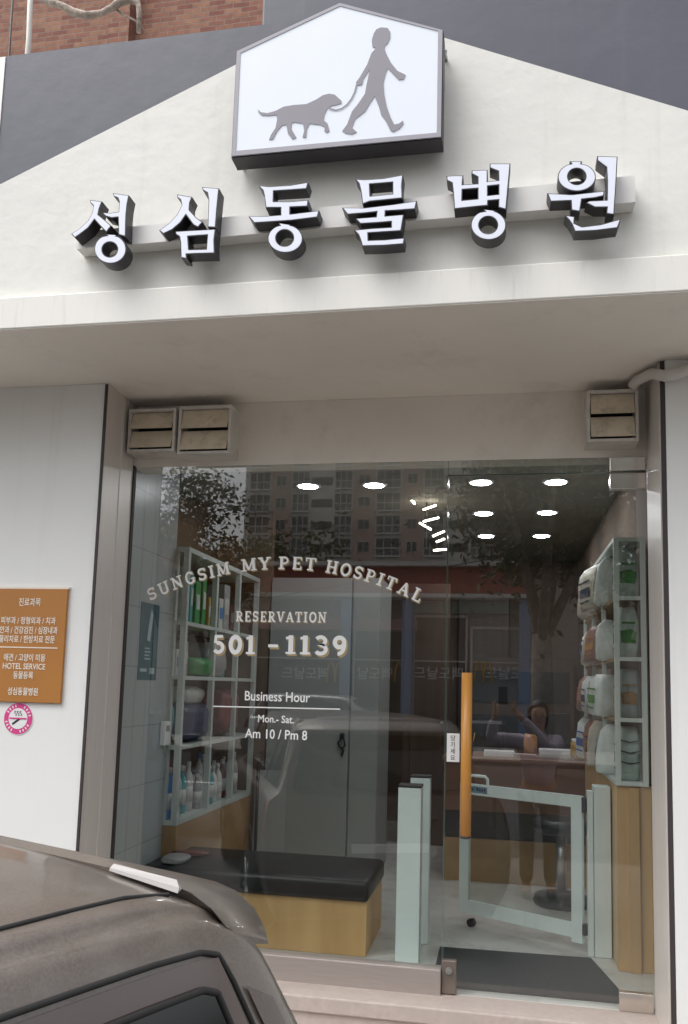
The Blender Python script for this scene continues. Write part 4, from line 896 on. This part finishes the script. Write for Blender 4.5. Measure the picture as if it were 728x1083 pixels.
def lin(a, i): return a[max(0, min(len(a)-1, i))]
def row(st, v):
    i = min(int(v), 9); return cr(lin(st, i-1) if i > 0 else (-st[1][0], st[1][1], st[1][2]), st[i], st[i+1], lin(st, i+2), v-i)
def surf(u, v):
    i = min(int(u), len(ST_)-2)
    return cr(row(lin(ST_, i-1), v), row(ST_[i], v), row(ST_[i+1], v), row(lin(ST_, i+2), v), u-i)
def snorm(u, v):
    a, b = Vector(surf(u+.02, v)), Vector(surf(u-.02, v)); c_, d = Vector(surf(u, v+.02)), Vector(surf(u, v-.02))
    n = (a-b).cross(c_-d)
    if n.length < 1e-9: return Vector((1, 0, 0))
    n.normalize(); return n if n.x > -1e-3 and (n.x > .05 or n.z > 0) else -n
def spt(u, v, off=0, side=1):
    p = Vector(surf(u, v))+snorm(u, v)*off; return Vector((p.x*side, p.y, p.z))
def body_mesh():
    b = MB(); us = [i*.25 for i in range(4*(len(ST_)-1)+1)]; vs_ = [i*.25 for i in range(41)]
    full = vs_[::-1]
    G = []
    for u in us:
        ring = []
        for v in vs_[::-1]: p = surf(u, v); ring.append(b.bm.verts.new((-p[0], p[1], p[2])) if v > 0 else b.bm.verts.new((0, p[1], p[2])))
        for v in vs_[1:]: p = surf(u, v); ring.append(b.bm.verts.new(p))
        G.append(ring)
    n = len(G[0])
    for i in range(len(G)-1):
        for k in range(n-1): b.bm.faces.new((G[i][k], G[i+1][k], G[i+1][k+1], G[i][k+1]))
        b.bm.faces.new((G[i][n-1], G[i+1][n-1], G[i+1][0], G[i][0]))
    for ring in (G[0], G[-1]):
        h_ = n//2
        for k in range(h_):
            q = [ring[k], ring[k+1], ring[n-2-k], ring[n-1-k]]
            if ring[k+1] is ring[n-2-k]: q = [ring[k], ring[k+1], ring[n-1-k]]
            b.bm.faces.new(q)
    for f in b.bm.faces: f.smooth = True
    return b
def spatch(q, off=.004, side=1, n=8):
    """patch on the body side between four (u, v) corners"""
    b = MB(); V_s = []
    for i in range(n+1):
        r_ = []
        for k in range(n+1):
            s_, t = i/n, k/n
            u = (q[0][0]*(1-s_)+q[1][0]*s_)*(1-t)+(q[3][0]*(1-s_)+q[2][0]*s_)*t
            v = (q[0][1]*(1-s_)+q[1][1]*s_)*(1-t)+(q[3][1]*(1-s_)+q[2][1]*s_)*t
            r_.append(b.bm.verts.new(spt(u, v, off, side)))
        V_s.append(r_)
    for i in range(n):
        for k in range(n): b.bm.faces.new((V_s[i][k], V_s[i+1][k], V_s[i+1][k+1], V_s[i][k+1])).smooth = True
    return b
def stube(path, rad, off=.001, side=1, sub_=6):
    pts = []
    for a, c_ in zip(path, path[1:]):
        for k in range(sub_): t = k/sub_; pts.append(spt(a[0]*(1-t)+c_[0]*t, a[1]*(1-t)+c_[1]*t, off, side))
    pts.append(spt(*path[-1], off, side)); return pts
def make_car(label, loc, rz):
    c = empty('parked_car', label, 'car', (0, 0, 0))
    def P(mb, nm, mt, par=None, **k): return mb.build(nm, mt, par or c, **k)
    P(body_mesh(), 'body', M['paint'])
    for s_ in (1, -1):
        g = P(spatch([(4.35, 4.55), (5.55, 4.42), (5.62, 5.95), (3.75, 5.95)], .006, s_), 'side_window', M['carglass'])
        g = P(spatch([(5.78, 4.30), (8.10, 4.28), (8.68, 5.95), (5.80, 5.95)], .006, s_), 'side_window', M['carglass'])
        P(MB().tube([spt(6.9, v, .008, s_) for v in (4.30, 5, 5.5, 5.95)], .009, 8), 'window_bar', M['seal'], g)
        P(MB().tube(stube([(5.78, 4.28), (7.98, 4.26), (8.10, 4.30), (8.70, 5.95)], .006, .006, s_), .0040, 8), 'window_seal', M['seal'], g)
        P(spatch([(5.70, 4.09), (8.20, 4.08), (8.86, 5.95), (5.70, 5.95)], .003, s_, 14), 'door_frame', M['gloss'])
        P(spatch([(4.10, 4.14), (5.66, 4.14), (5.66, 5.95), (3.55, 5.95)], .003, s_, 14), 'door_frame', M['gloss'])
        P(MB().tube(stube([(4.1, 4.05), (6, 4.03), (8.05, 4.02), (8.22, 4.06), (8.32, 4.26), (8.94, 5.95)], .006, .001, s_), .0034, 8), 'door_seal', M['seal'])
        P(MB().tube(stube([(4.2, 2.06), (6, 2.06), (8.12, 2.06)], .006, .0005, s_), .0028, 8), 'roof_seam', M['seal'])
        P(spatch([(8.44, 4.30), (8.80, 4.42), (9.05, 5.9), (9.0, 5.9)], .0035, s_), 'pillar_reflection', M['gloss'])  # patch that paints the reddish reflection on the rear pillar
        for v0, v1 in ((4.6, 4.601),): pass
        for y in (-3.0, -.62):
            w_ = P(MB().lathe((0, 0, 0), [(.20, -.10), (.29, -.095), (.315, -.06), (.315, .06), (.29, .095), (.20, .10)], 32), 'wheel', M['rubber'])
            w_.location = (s_*.742, y, .316); w_.rotation_euler = (0, R(90), 0)
            r_ = MB().lathe((0, 0, 0), [(.19, -.085), (.205, -.09), (.205, .09), (.19, .085)], 24)
            for k in range(5):
                a_ = k*2*math.pi/5; r_.tube([(0, 0, .088*s_), (.18*math.cos(a_), .18*math.sin(a_), .088*s_)], .022, 6)
            P(r_, 'rim', M['alloy'], w_)
            a_ = MB(); pts = [(s_*.818, y+.37*math.cos(R(t)), .316+.37*math.sin(R(t))) for t in range(-20, 201, 10)]
            a_.tube(pts, .028, 8); P(a_, 'wheel_arch', M['seal'])
        P(MB().box((s_*.82, -2.55, .99), (s_*1.0, -2.47, 1.10), .02), 'mirror', M['paint'])
        P(spatch([(9.05, 6.2), (9.98, 6.25), (9.98, 8.2), (8.85, 7.7)], .006, s_), 'tail_light', M['red_lens'])
        P(spatch([(.55, 5.5), (1.7, 5.9), (1.7, 6.9), (.55, 6.6)], .006, s_), 'headlight', M['alloy'])
        P(MB().tube(stube([(5.9, 6.35), (6.2, 6.35)], .006, .022, s_), .011, 8), 'door_handle', M['paint'])
    # glass at both ends
    ws_ = MB(); V2 = []
    for s_ in [k/10 for k in range(-10, 11)]:
        V2.append([ws_.bm.verts.new(Vector((s_*.60*(1+.10*(1-t)), -2.70+.58*t, 1.075+.325*t+.03*(1-s_*s_)*t+.008))) for t in (0, .5, 1)])
    for i in range(20):
        for k in range(2): ws_.bm.faces.new((V2[i][k], V2[i+1][k], V2[i+1][k+1], V2[i][k+1])).smooth = True
    P(ws_, 'windscreen', M['carglass'])
    rw = MB(); V2 = []
    for s_ in [k/10 for k in range(-10, 11)]:
        V2.append([rw.bm.verts.new(Vector((s_*(.640-.10*t), .062-.215*t+.012*(1-s_*s_), 1.04+.345*t))) for t in (0, .5, 1)])
    for i in range(20):
        for k in range(2): rw.bm.faces.new((V2[i][k], V2[i+1][k], V2[i+1][k+1], V2[i][k+1])).smooth = True
    P(rw, 'rear_window', M['carglass'])
    P(MB().box((-.26, .165, .60), (.26, .180, .71), .004), 'number_plate', M['white'])
    P(MB().box((-.70, .10, .40), (.70, .20, .52), .03), 'bumper', M['paint'])
    P(MB().box((-.62, -3.74, .34), (.62, -3.62, .50), .03), 'bumper', M['seal'])
    # spoiler across the top of the hatch
    sp = MB(); prof = []
    xs = [-.594, -.578, -.555, -.52] + [-.45+.9*k/16 for k in range(17)] + [.52, .555, .578, .594]
    for x in xs:
        ax = abs(x); e = max(0, (ax-.36)/.24); crn = .006*(1-(ax/.55)**2) if ax < .55 else 0
        zb_ = 1.484-.001*ax/.5 if ax < .535 else 1.483-(ax-.535)*.45-(max(0, ax-.57)*.75)
        tk = max(.02, 1-e**3); yr = -.020-.140*e**1.7; lz_ = lambda y_: 1.482-(y_+.235)*.285-.044*e*e-.013*e**4+crn
        yf = -.262+.03*max(0, (ax-.54)/.06)
        prof.append([sp.bm.verts.new(q) for q in ((x, yf, zb_+crn), (x, yf+.02, min(zb_+.004, lz_(yf+.02)+.004)+crn), (x, (yf+yr)/2, lz_((yf+yr)/2)+.002+.010*e*tk), (x, yr, lz_(yr)), (x, yr+.010*tk, lz_(yr)-.014*tk-.001), (x, yr+.004*tk, lz_(yr)-.034*tk-.002), (x, (yf+yr)/2, (lz_(yr)-.040)*tk+(1-tk)*(lz_((yf+yr)/2)-.003)), (x, yf+.01, zb_-.03*tk-.002))])
    for i in range(len(xs)-1):
        for k in range(8):
            sp.bm.faces.new((prof[i][k], prof[i+1][k], prof[i+1][(k+1) % 8], prof[i][(k+1) % 8])).smooth = k not in (0, 7)
    sp.bm.faces.new(prof[0]); sp.bm.faces.new(prof[-1][::-1])
    P(sp, 'spoiler', M['paint'])
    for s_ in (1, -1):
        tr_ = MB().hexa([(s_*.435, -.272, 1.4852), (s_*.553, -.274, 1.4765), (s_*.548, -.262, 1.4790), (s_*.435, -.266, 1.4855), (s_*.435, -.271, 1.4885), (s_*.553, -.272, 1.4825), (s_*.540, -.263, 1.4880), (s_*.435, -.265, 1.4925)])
        P(tr_, 'sky_glint', M['glint'])  # added strip shaped as the sky glint along the spoiler seam
    c.location = loc; c.rotation_euler = (0, 0, rz)
    return c
car = make_car('dusty taupe hatchback with rear spoiler parked backing onto the clinic step', (-0.773, -2.172, GZ), R(-22.5))
def recolour(root, paint):
    for o in root.children:
        if o.data and o.data.materials and o.data.materials[0] == M['paint']:
            o.material_slots[0].link = 'OBJECT'; o.material_slots[0].material = paint
def another(loc, rz, paint, label):
    c = copy_tree(car); c.location = loc; c.rotation_euler = (0, 0, rz); recolour(c, paint); c['label'] = label; return c
another((-5.2, -14.6, GZ), R(90), M['silver_paint'], 'silver hatchback parked across the road by the red fronted shop')
another((-11.5, -14.4, GZ), R(90), M['navy_paint'], 'navy hatchback parked across the road left of the silver one')
another((6.4, -14.7, GZ), R(-90), M['white_car'], 'white hatchback parked across the road near the broad tree')
another((-3.6, -3.35, GZ), R(-20), M['navy_paint'], 'dark navy hatchback parked next to the taupe hatchback')
# ------------------------------------------------------------------ across the road (seen in the glass)
def mir(u, v, Y): p = at(u, v, Y); return Vector((p.x, -Y, p.z))
M['redband'] = mat('red_fascia', (0.44, 0.11, 0.09), 0.5, var=0.05); M['pinkband'] = mat('pink_fascia', (0.55, 0.32, 0.33), 0.5, var=0.05)
M['bluecol'] = mat('blue_column', (0.24, 0.36, 0.55), 0.5, var=0.06); M['shopwall'] = mat('shop_wall', (0.50, 0.44, 0.39), 0.8, var=0.08)
M['darkglass'] = mat('dark_shop_glass', (0.05, 0.055, 0.058), 0.08, var=0.2); M['shutter'] = mat('shutter', (0.30, 0.33, 0.33), 0.5, var=0.05)
M['yellow'] = mat('arch_yellow', (0.70, 0.42, 0.03), 0.5, var=0.02); M['greenawn'] = mat('green_awning', (0.20, 0.30, 0.26), 0.6, var=0.1)
YS = 22.4
xl, xr = mir(262, 640, YS).x, mir(562, 640, YS).x
z = lambda v: mir(480, v, YS).z
SH = empty('shop_row', 'low shop row across the road with long red fascia and blue columns', 'shops', ((xl+xr)/2, -YS, GZ))
part(MB().box((xl-9, -YS-6, GZ), (xr+7, -YS-0.6, z(594))), 'wall', M['shopwall'], SH)
part(MB().box((xl, -YS-.59, z(628)), (xr, -YS+.15, z(601))), 'fascia_board', M['redband'], SH)
part(MB().box((xl-.2, -YS-.59, z(600.5)), (xr+.2, -YS+.5, z(596))), 'ledge', M['lip_paint'], SH)
part(MB().box((xl, -YS-.59, z(633)), (xr, -YS+.35, z(629))), 'ledge', M['lip_paint'], SH)
part(MB().box((xl, -YS-.59, z(667)), (mir(440, 640, YS).x, -YS-.2, z(655))), 'fascia_board', M['pinkband'], SH)
for u in (368, 432, 555): a = mir(u, 640, YS).x; part(MB().box((a-.16, -YS-.59, GZ), (a+.16, -YS+.2, z(634))), 'column', M['bluecol'], SH)
for u0, u1, v0, mt in ((270, 362, 668, 'darkglass'), (374, 426, 668, 'darkglass'), (438, 492, 652, 'darkglass'), (500, 549, 664, 'shutter')):
    a, b = mir(u0, 640, YS).x, mir(u1, 640, YS).x
    wn = part(MB().box((a, -YS-.595, GZ+.3), (b, -YS-.5, z(v0))), 'shop_window', M[mt], SH)
    f_ = MB(); f_.box((a-.07, -YS-.59, GZ+.14), (a-.001, -YS-.42, z(v0)+.08)); f_.box((b+.001, -YS-.59, GZ+.14), (b+.07, -YS-.42, z(v0)+.08)); f_.box((a, -YS-.499, z(v0)), (b, -YS-.42, z(v0)+.08)); f_.box((a, -YS-.499, z(700)), (b, -YS-.44, z(698.5)))
    o = f_.build('window_frame', M['lip_paint'], wn); o.matrix_parent_inverse = (SH.matrix_basis @ wn.matrix_parent_inverse).inverted()
part(MB().hexa([(mir(440, 0, YS).x, -YS-.2, z(648)), (mir(552, 0, YS).x, -YS-.2, z(648)), (mir(552, 0, YS).x, -YS-.55, z(648)), (mir(440, 0, YS).x, -YS-.55, z(648)), (mir(440, 0, YS).x, -YS-.25, z(636)), (mir(552, 0, YS).x, -YS-.25, z(636)), (mir(552, 0, YS).x, -YS-.55, z(636)), (mir(440, 0, YS).x, -YS-.55, z(636))]), 'awning', M['greenawn'], SH)
def stext(s, uc, v, size):
    p = mir(uc, v, YS)
    text_mesh(s, size, (p.x, -YS-.38, p.z-size*.35), 'shop_lettering', M['white'], SH, align='CENTER', depth=.01, rz=math.pi, bold=.004)
for u in (320, 388, 463, 540): stext('맥도날드', u, 712, .42)
for u in (425, 511, 352):
    p = mir(u, 712, YS); q = MB(); y_ = -YS-.38
    for s_ in (-1, 1): q.tube([(p.x+s_*.13+.13*math.cos(R(t)), y_, p.z-.28+.62*math.sin(R(t))) for t in range(0, 181, 15)], .035, 6)
    part(q, 'arches_emblem', M['yellow'], SH)
# apartment block
M['apt_wall'] = mat('apartment_wall', (0.80, 0.75, 0.66), 0.85, var=0.06); M['apt_pink'] = mat('apartment_bay', (0.62, 0.45, 0.37), 0.85, var=0.06)
M['apt_dark'] = mat('apartment_recess', (0.10, 0.11, 0.11), 0.5, var=0.2); M['apt_glass'] = mat('apartment_glass', (0.10, 0.12, 0.12), 0.15, var=0.3, vscale=.3)
YA = 97.0
ax0, ax1 = mir(258, 560, YA).x, mir(258, 560, YA).x+44
AP = empty('apartment_block', 'tall beige apartment block with brown bays and dark balconies beyond the shops', 'building', ((ax0+ax1)/2, -YA, GZ))
part(MB().box((ax0, -YA-12, GZ), (ax1, -YA, 44)), 'wall', M['apt_wall'], AP)
part(MB().box((ax0-.3, -YA-12.3, 44), (ax1+.3, -YA+.3, 45)), 'roof', M['apt_wall'], AP)
bays = [('b', 2.9), ('w', 2.6), ('b', 2.4), ('s', 3.0), ('b', 2.4), ('w', 2.8), ('b', 3.2), ('w', 2.6), ('b', 2.6), ('s', 3.0), ('b', 2.4), ('w', 2.8), ('b', 3.0)]
x = ax0+.5
proto = {}
for kd, wd in bays:
    if kd == 'w': part(MB().box((x+.05, -YA, GZ), (x+wd-.05, -YA+.12, 43.9)), 'bay', M['apt_pink'], AP)
    if kd == 's':
        for s_ in range(5, 14): part(MB().box((x+.2, -YA, s_*2.8+.9), (x+wd-.2, -YA+.05, s_*2.8+1.9)), 'stair_window', M['apt_dark'], AP)
    for s_ in range(5, 12):
        if kd == 's': continue
        key = (kd, wd); z0 = s_*2.8
        if key not in proto:
            a, f_ = MB(), MB()
            if kd == 'b':
                a.box((x+.12, -YA, z0+.35), (x+wd-.12, -YA+.06, z0+2.55))
                for k in range(4): xx = x+.12+(wd-.24)*k/3; f_.box((xx-.05, -YA+.061, z0+.35), (xx+.05, -YA+.14, z0+2.55))
                f_.box((x+.1, -YA+.061, z0+.25), (x+wd-.1, -YA+.35, z0+.45)); f_.box((x+.12, -YA+.061, z0+1.35), (x+wd-.12, -YA+.12, z0+1.43))
                f_.box((x+.1, -YA+.30, z0+1.28), (x+wd-.1, -YA+.34, z0+1.34))
                for k in range(14): xx = x+.15+(wd-.3)*k/13; f_.box((xx-.015, -YA+.31, z0+.45), (xx+.015, -YA+.33, z0+1.28))
            else:
                a.box((x+.75, -YA+.121, z0+.9), (x+wd-.75, -YA+.16, z0+2.1))
                f_.box((x+.67, -YA+.121, z0+.82), (x+wd-.67, -YA+.22, z0+.895)); f_.box((x+.67, -YA+.121, z0+2.105), (x+wd-.67, -YA+.2, z0+2.18)); f_.box((x+wd/2-.03, -YA+.161, z0+.9), (x+wd/2+.03, -YA+.2, z0+2.1))
            wn = part(a, 'window', M['apt_glass'] if kd == 'w' else M['apt_dark'], AP)
            fm = f_.build('window_frame', M['lip_paint'], wn); fm.matrix_parent_inverse = (AP.matrix_basis @ wn.matrix_parent_inverse).inverted()
            proto[key] = (wn, fm, x, z0)
        else:
            wn, fm, px_, pz_ = proto[key]
            c_ = wn.copy(); sc.collection.objects.link(c_); c_.location = (wn.location.x+x-px_, wn.location.y, wn.location.z+z0-pz_)
            d_ = fm.copy(); sc.collection.objects.link(d_); d_.parent = c_
    x += wd
# trees
M['bark2'] = mat('tree_bark', (0.30, 0.26, 0.22), 0.9, var=0.35, vscale=8, bump=0.8, bscale=20)
M['leaf'] = mat('leaf_green', (0.085, 0.115, 0.045), 0.6, col2=(0.045, 0.065, 0.022), vscale=1.3)
M['leaf_p'] = mat('leaf_olive', (0.16, 0.18, 0.08), 0.6, col2=(0.10, 0.12, 0.045), vscale=1.3)
M['leaf_o'] = mat('leaf_orange', (0.46, 0.22, 0.03), 0.6, col2=(0.15, 0.12, 0.03), vscale=1.2)
def tree(x, y, h, cr_, mt, label, trunk_r=.16, fork=.42, n=2600, seed=1, leaf=.13):
    r2 = random.Random(seed); o = empty('street_tree', label, 'tree', (x, y, GZ), 0, 'street trees across the road')
    t = MB(); fk = h*fork
    lean = r2.uniform(-.03, .03)*h
    t.tube([(x, y, GZ), (x+lean*.3, y, GZ+fk*.5), (x+lean, y+.05, GZ+fk)], [trunk_r*1.25, trunk_r, trunk_r*.85], 12)
    tips = []
    for k in range(6):
        a_ = k*2*math.pi/6+r2.uniform(-.4, .4); sp_ = cr_*r2.uniform(.35, .8); hh = h*r2.uniform(.68, .95)
        p0 = Vector((x+lean, y+.05, GZ+fk*r2.uniform(.86, .99))); p2 = Vector((x+lean+sp_*math.cos(a_), y+sp_*math.sin(a_), GZ+hh)); p1 = p0.lerp(p2, .5)+Vector((0, 0, h*.03))
        t.tube([p0, p1, p2], [trunk_r*.55, trunk_r*.3, trunk_r*.08], 8); tips += [p1, p2]
        for q in range(3):
            b_ = p1.lerp(p2, r2.uniform(.1, .8)); e_ = b_+Vector((r2.uniform(-1, 1), r2.uniform(-1, 1), r2.uniform(.1, .8)))*cr_*.4
            t.tube([b_, e_], [trunk_r*.16, trunk_r*.05], 5); tips.append(e_)
    part(t, 'trunk', M['bark2'], o)
    c_ = MB()
    for i in range(n):
        ctr = r2.choice(tips); p = ctr+Vector((r2.gauss(0, 1), r2.gauss(0, 1), r2.gauss(0, .8)))*cr_*.17
        if r2.random() < .12: p = ctr+Vector((r2.gauss(0, 1), r2.gauss(0, 1), r2.gauss(0, .8)))*cr_*.34
        a_ = Vector((r2.gauss(0, 1), r2.gauss(0, 1), r2.gauss(0, 1))).normalized(); b_ = a_.orthogonal().normalized(); s_ = leaf*r2.uniform(.6, 1.3)
        c_.bm.faces.new([c_.bm.verts.new(q) for q in (p-a_*s_, p+b_*s_*.45, p+a_*s_, p-b_*s_*.45)])
    part(c_, 'crown', mt, o, recalc=False)
hz = lambda u, v, Y: mir(u, v, Y).z-GZ
p = mir(212, 700, 13); tree(p.x, p.y, hz(212, 548, 13), 1.25, M['leaf_o'], 'street tree with orange turning leaves across the road', .09, .42, 6500, 2, .07)
p = mir(168, 700, 17); tree(p.x, p.y, hz(168, 500, 17), 1.9, M['leaf'], 'green street tree behind the orange tree across the road', .14, .45, 5500, 5, .08)
p = mir(318, 700, 34); tree(p.x, p.y-2, hz(318, 556, 36), 2.4, M['leaf_p'], 'bushy olive green tree rising behind the shop row', .2, .4, 1300, 8, .17)
p = mir(244, 700, 36); tree(p.x, p.y-2, hz(244, 552, 38), 2.4, M['leaf_p'], 'thin green tree behind the left end of the shop row', .2, .45, 1700, 18, .2)
p = mir(574, 700, 14.5); tree(p.x, p.y, 8.0, 2.6, M['leaf'], 'broad street tree with thick forked trunk opposite the glass door', .23, .36, 7000, 11, .09)
p = mir(660, 700, 16); tree(p.x, p.y, 7.0, 2.3, M['leaf'], 'green street tree right of the thick forked tree', .16, .4, 4500, 13, .10)
# second low block right of the shop row
RB = empty('brick_block', 'brown low block behind the street trees opposite the door', 'building', (mir(650, 700, 27).x, -27, GZ))
a = mir(566, 640, 27).x
part(MB().box((a, -37, GZ), (a+14, -27, mir(600, 640, 27).z)), 'wall', M['apt_pink'], RB)
for k in range(4): part(MB().box((a+.8+k*3.2, -27, .7), (a+3.2+k*3.2, -26.94, 3.0)), 'shop_window', M['darkglass'], RB)
part(MB().box((a-.1, -26.999, 3.3), (a+14, -26.6, 4.1)), 'fascia_board', M['shopwall'], RB)
# overhead wires
wq = MB(); 
a, b = mir(400, 612, 18), mir(560, 584, 18); d_ = (b-a)
wq.tube([a-d_*3, a, b, b+d_*2], .012, 6); tag(wq.build('overhead_wire', M['black']), 'black wire strung across the road above the shops', 'wire')
# ------------------------------------------------------------------ the person taking the picture (seen in the glass)
M['skin'] = mat('skin', (0.50, 0.31, 0.23), 0.5, var=0.05, vscale=10); M['hair'] = mat('dark_hair', (0.02, 0.015, 0.012), 0.45, var=0.3, vscale=60, stretch=(1, 1, .1))
M['top'] = mat('lilac_cloth', (0.50, 0.44, 0.52), 0.85, var=0.08, vscale=12, bump=.2, bscale=70); M['jeans'] = mat('dark_trousers', (0.15, 0.148, 0.15), 0.85, var=0.2)
M['shoe'] = mat('shoe', (.13, .13, .13), .6, var=.1)
def skin(name, verts, edges, mt, parent, root=0, sub_=2):
    bm = bmesh.new(); vl = bm.verts.layers.skin.verify(); vs_ = []
    for p, r_ in verts:
        v = bm.verts.new(p); v[vl].radius = (r_, r_) if not isinstance(r_, tuple) else r_; vs_.append(v)
    vs_[root][vl].use_root = True
    for a_, b_ in edges: bm.edges.new((vs_[a_], vs_[b_]))
    me = bpy.data.meshes.new(name+'_src'); bm.to_mesh(me); bm.free()
    o = bpy.data.objects.new(name, me); sc.collection.objects.link(o)
    o.modifiers.new('s', 'SKIN').use_smooth_shade = True
    sb = o.modifiers.new('d', 'SUBSURF'); sb.levels = sub_; sb.render_levels = sub_
    dg = bpy.context.evaluated_depsgraph_get(); dg.update()
    m2 = bpy.data.meshes.new_from_object(o.evaluated_get(dg)); bpy.data.objects.remove(o); bpy.data.meshes.remove(me)
    m2.name = name; m2.materials.clear(); m2.materials.append(mt)
    for f in m2.polygons: f.use_smooth = True
    ob = bpy.data.objects.new(name, m2); sc.collection.objects.link(ob)
    ob.parent = parent; rel(parent, ob); return ob
hx, hy = 0.30, -3.99
PE = empty('person', 'person in lilac top and grey trousers holding up a black phone', 'person', (hx, hy, GZ))
Vv = []; Ee = []
def add(p, r_, par=None):
    Vv.append((p, r_)); i = len(Vv)-1
    if par is not None: Ee.append((par, i))
    return i
pel = add((hx, hy, .80), (.135, .10)); wst = add((hx, hy, .98), (.115, .085), pel); chs = add((hx, hy+.01, 1.12), (.14, .095), wst); nkb = add((hx, hy, 1.235), (.06, .055), chs); nk = add((hx, hy+.005, 1.285), .048, nkb)
hd = add((hx, hy+.025, 1.36), (.068, .075), nk); hd2 = add((hx, hy+.02, 1.44), (.072, .088), hd); hd3 = add((hx, hy+.015, 1.495), (.055, .065), hd2)
LH, RH = Vector((-.045, -3.665, 1.515)), Vector((.050, -3.665, 1.515))
arms = {}
for s_, hand, elb in ((-1, LH, Vector((-.10, -3.83, 1.21))), (1, RH, Vector((.39, -3.79, 1.13)))):
    sh = add((hx+s_*.165, hy, 1.19), .052, chs); el = add(tuple(elb), .040, sh)
    wr = Vector(hand)+(elb-Vector(hand)).normalized()*.10+Vector((0, -.02, -.01)); fo = add(tuple(elb.lerp(wr, .5)), .036, el); wi = add(tuple(wr), .025, fo)
    pm2 = add(tuple(wr.lerp(hand, .65)+Vector((s_*.012, -.012, 0))), (.030, .018), wi)
    arms[s_] = (sh, el, fo, wi, pm2)
for s_ in (-1, 1):
    hp = add((hx+s_*.09, hy, .74), .085, pel); kn = add((hx+s_*.10, hy+.02, .36), .055, hp); an = add((hx+s_*.10, hy-.01, -.02), .038, kn); to = add((hx+s_*.11, hy+.13, -.065), .032, an)
skin('body', Vv, Ee, M['skin'], PE)
# fingers: four wrapped round the phone's back edge and a thumb towards the person
for s_, hand in ((-1, LH), (1, RH)):
    base = Vector(Vv[arms[s_][4]][0])
    for k in range(4):
        ln = (.9, 1.0, .95, .75)[k]; a_ = base+Vector((s_*.004, .006, -.018+k*.015))
        skin('finger', [(tuple(a_), .0085), (tuple(a_+Vector((s_*.016, .024, .014))*ln), .008), (tuple(a_+Vector((s_*.002, .042, .018))*ln), .0072), (tuple(a_+Vector((-s_*.016, .044, .020))*ln), .006)], [(0, 1), (1, 2), (2, 3)], M['skin'], PE, 0, 1)
    a_ = base+Vector((-s_*.004, -.004, -.006))
    skin('thumb', [(tuple(a_), .011), (tuple(a_+Vector((-s_*.020, -.010, .022))), .010), (tuple(a_+Vector((-s_*.036, -.002, .040))), .008)], [(0, 1), (1, 2)], M['skin'], PE, 0, 1)
# clothes
cl = [((hx, hy, .76), (.155, .118)), ((hx, hy, .98), (.137, .105)), ((hx, hy+.01, 1.12), (.160, .115)), ((hx, hy, 1.215), (.085, .075))]; ce = [(0, 1), (1, 2), (2, 3)]
for s_ in (-1, 1):
    sh, el, fo, wi, pm2 = arms[s_]; n = len(cl)
    cl += [(Vv[sh][0], .068), (Vv[el][0], .056), (Vv[fo][0], .050), (tuple(Vector(Vv[fo][0]).lerp(Vector(Vv[wi][0]), .7)), .040)]; ce += [(2, n), (n, n+1), (n+1, n+2), (n+2, n+3)]
skin('top', cl, ce, M['top'], PE)
tl = [((hx, hy, .80), (.150, .112))]; te = []
for s_ in (-1, 1):
    n = len(tl); tl += [((hx+s_*.09, hy, .72), .100), ((hx+s_*.10, hy+.02, .36), .070), ((hx+s_*.10, hy-.01, .0), .060)]; te += [(0, n), (n, n+1), (n+1, n+2)]
skin('trousers', tl, te, M['jeans'], PE)
for s_ in (-1, 1): skin('shoe', [((hx+s_*.10, hy-.03, -.055), .045), ((hx+s_*.105, hy+.06, -.06), .044), ((hx+s_*.11, hy+.15, -.068), .032)], [(0, 1), (1, 2)], M['shoe'], PE)
# hair, face
hb = bmesh.new(); bmesh.ops.create_icosphere(hb, subdivisions=3, radius=1)
for v in list(hb.verts):
    p_ = v.co; v.co = Vector((hx+p_.x*.094, hy-.006+p_.y*.108, 1.440+p_.z*(.108 if p_.z > 0 else .20)))
kill = [v for v in hb.verts if v.co.y > hy+.048 and v.co.z < 1.485]
bmesh.ops.delete(hb, geom=kill, context='VERTS')
hm = MB(); hm.bm.free(); hm.bm = hb; part(hm, 'hair', M['hair'], PE, smooth=True)
for s_ in (-1, 1):
    part(MB().lathe((hx+s_*.030, hy+.0955, 1.412), [(.002, -.007), (.012, -.003), (.012, .003), (.002, .007)], 12), 'eye', M['black'], PE)
    part(MB().box((hx+s_*.016, hy+.095, 1.432), (hx+s_*.046, hy+.103, 1.437), .002), 'eyebrow', M['hair'], PE)
    soft_e = skin('ear', [((hx+s_*.078, hy+.01, 1.425), .012), ((hx+s_*.082, hy+.008, 1.395), .011)], [(0, 1)], M['skin'], PE, 0, 1)
skin('nose', [((hx, hy+.098, 1.410), .008), ((hx, hy+.112, 1.385), .011)], [(0, 1)], M['skin'], PE, 0, 1)
part(MB().box((hx-.022, hy+.094, 1.352), (hx+.022, hy+.103, 1.362), .003), 'mouth', mat('lips', (.38, .12, .11), .4, var=.05), PE)
PHN = empty('phone', 'black phone held up by the person in the lilac top', 'phone', (0, -3.636, 1.496))
part(MB().box((-.038, -3.641, 1.496), (.038, -3.633, 1.646), .003), 'phone_body', M['black'], PHN)
part(MB().box((-.034, -3.6425, 1.504), (.034, -3.6412, 1.638)), 'phone_screen', M['carglass'], PHN)
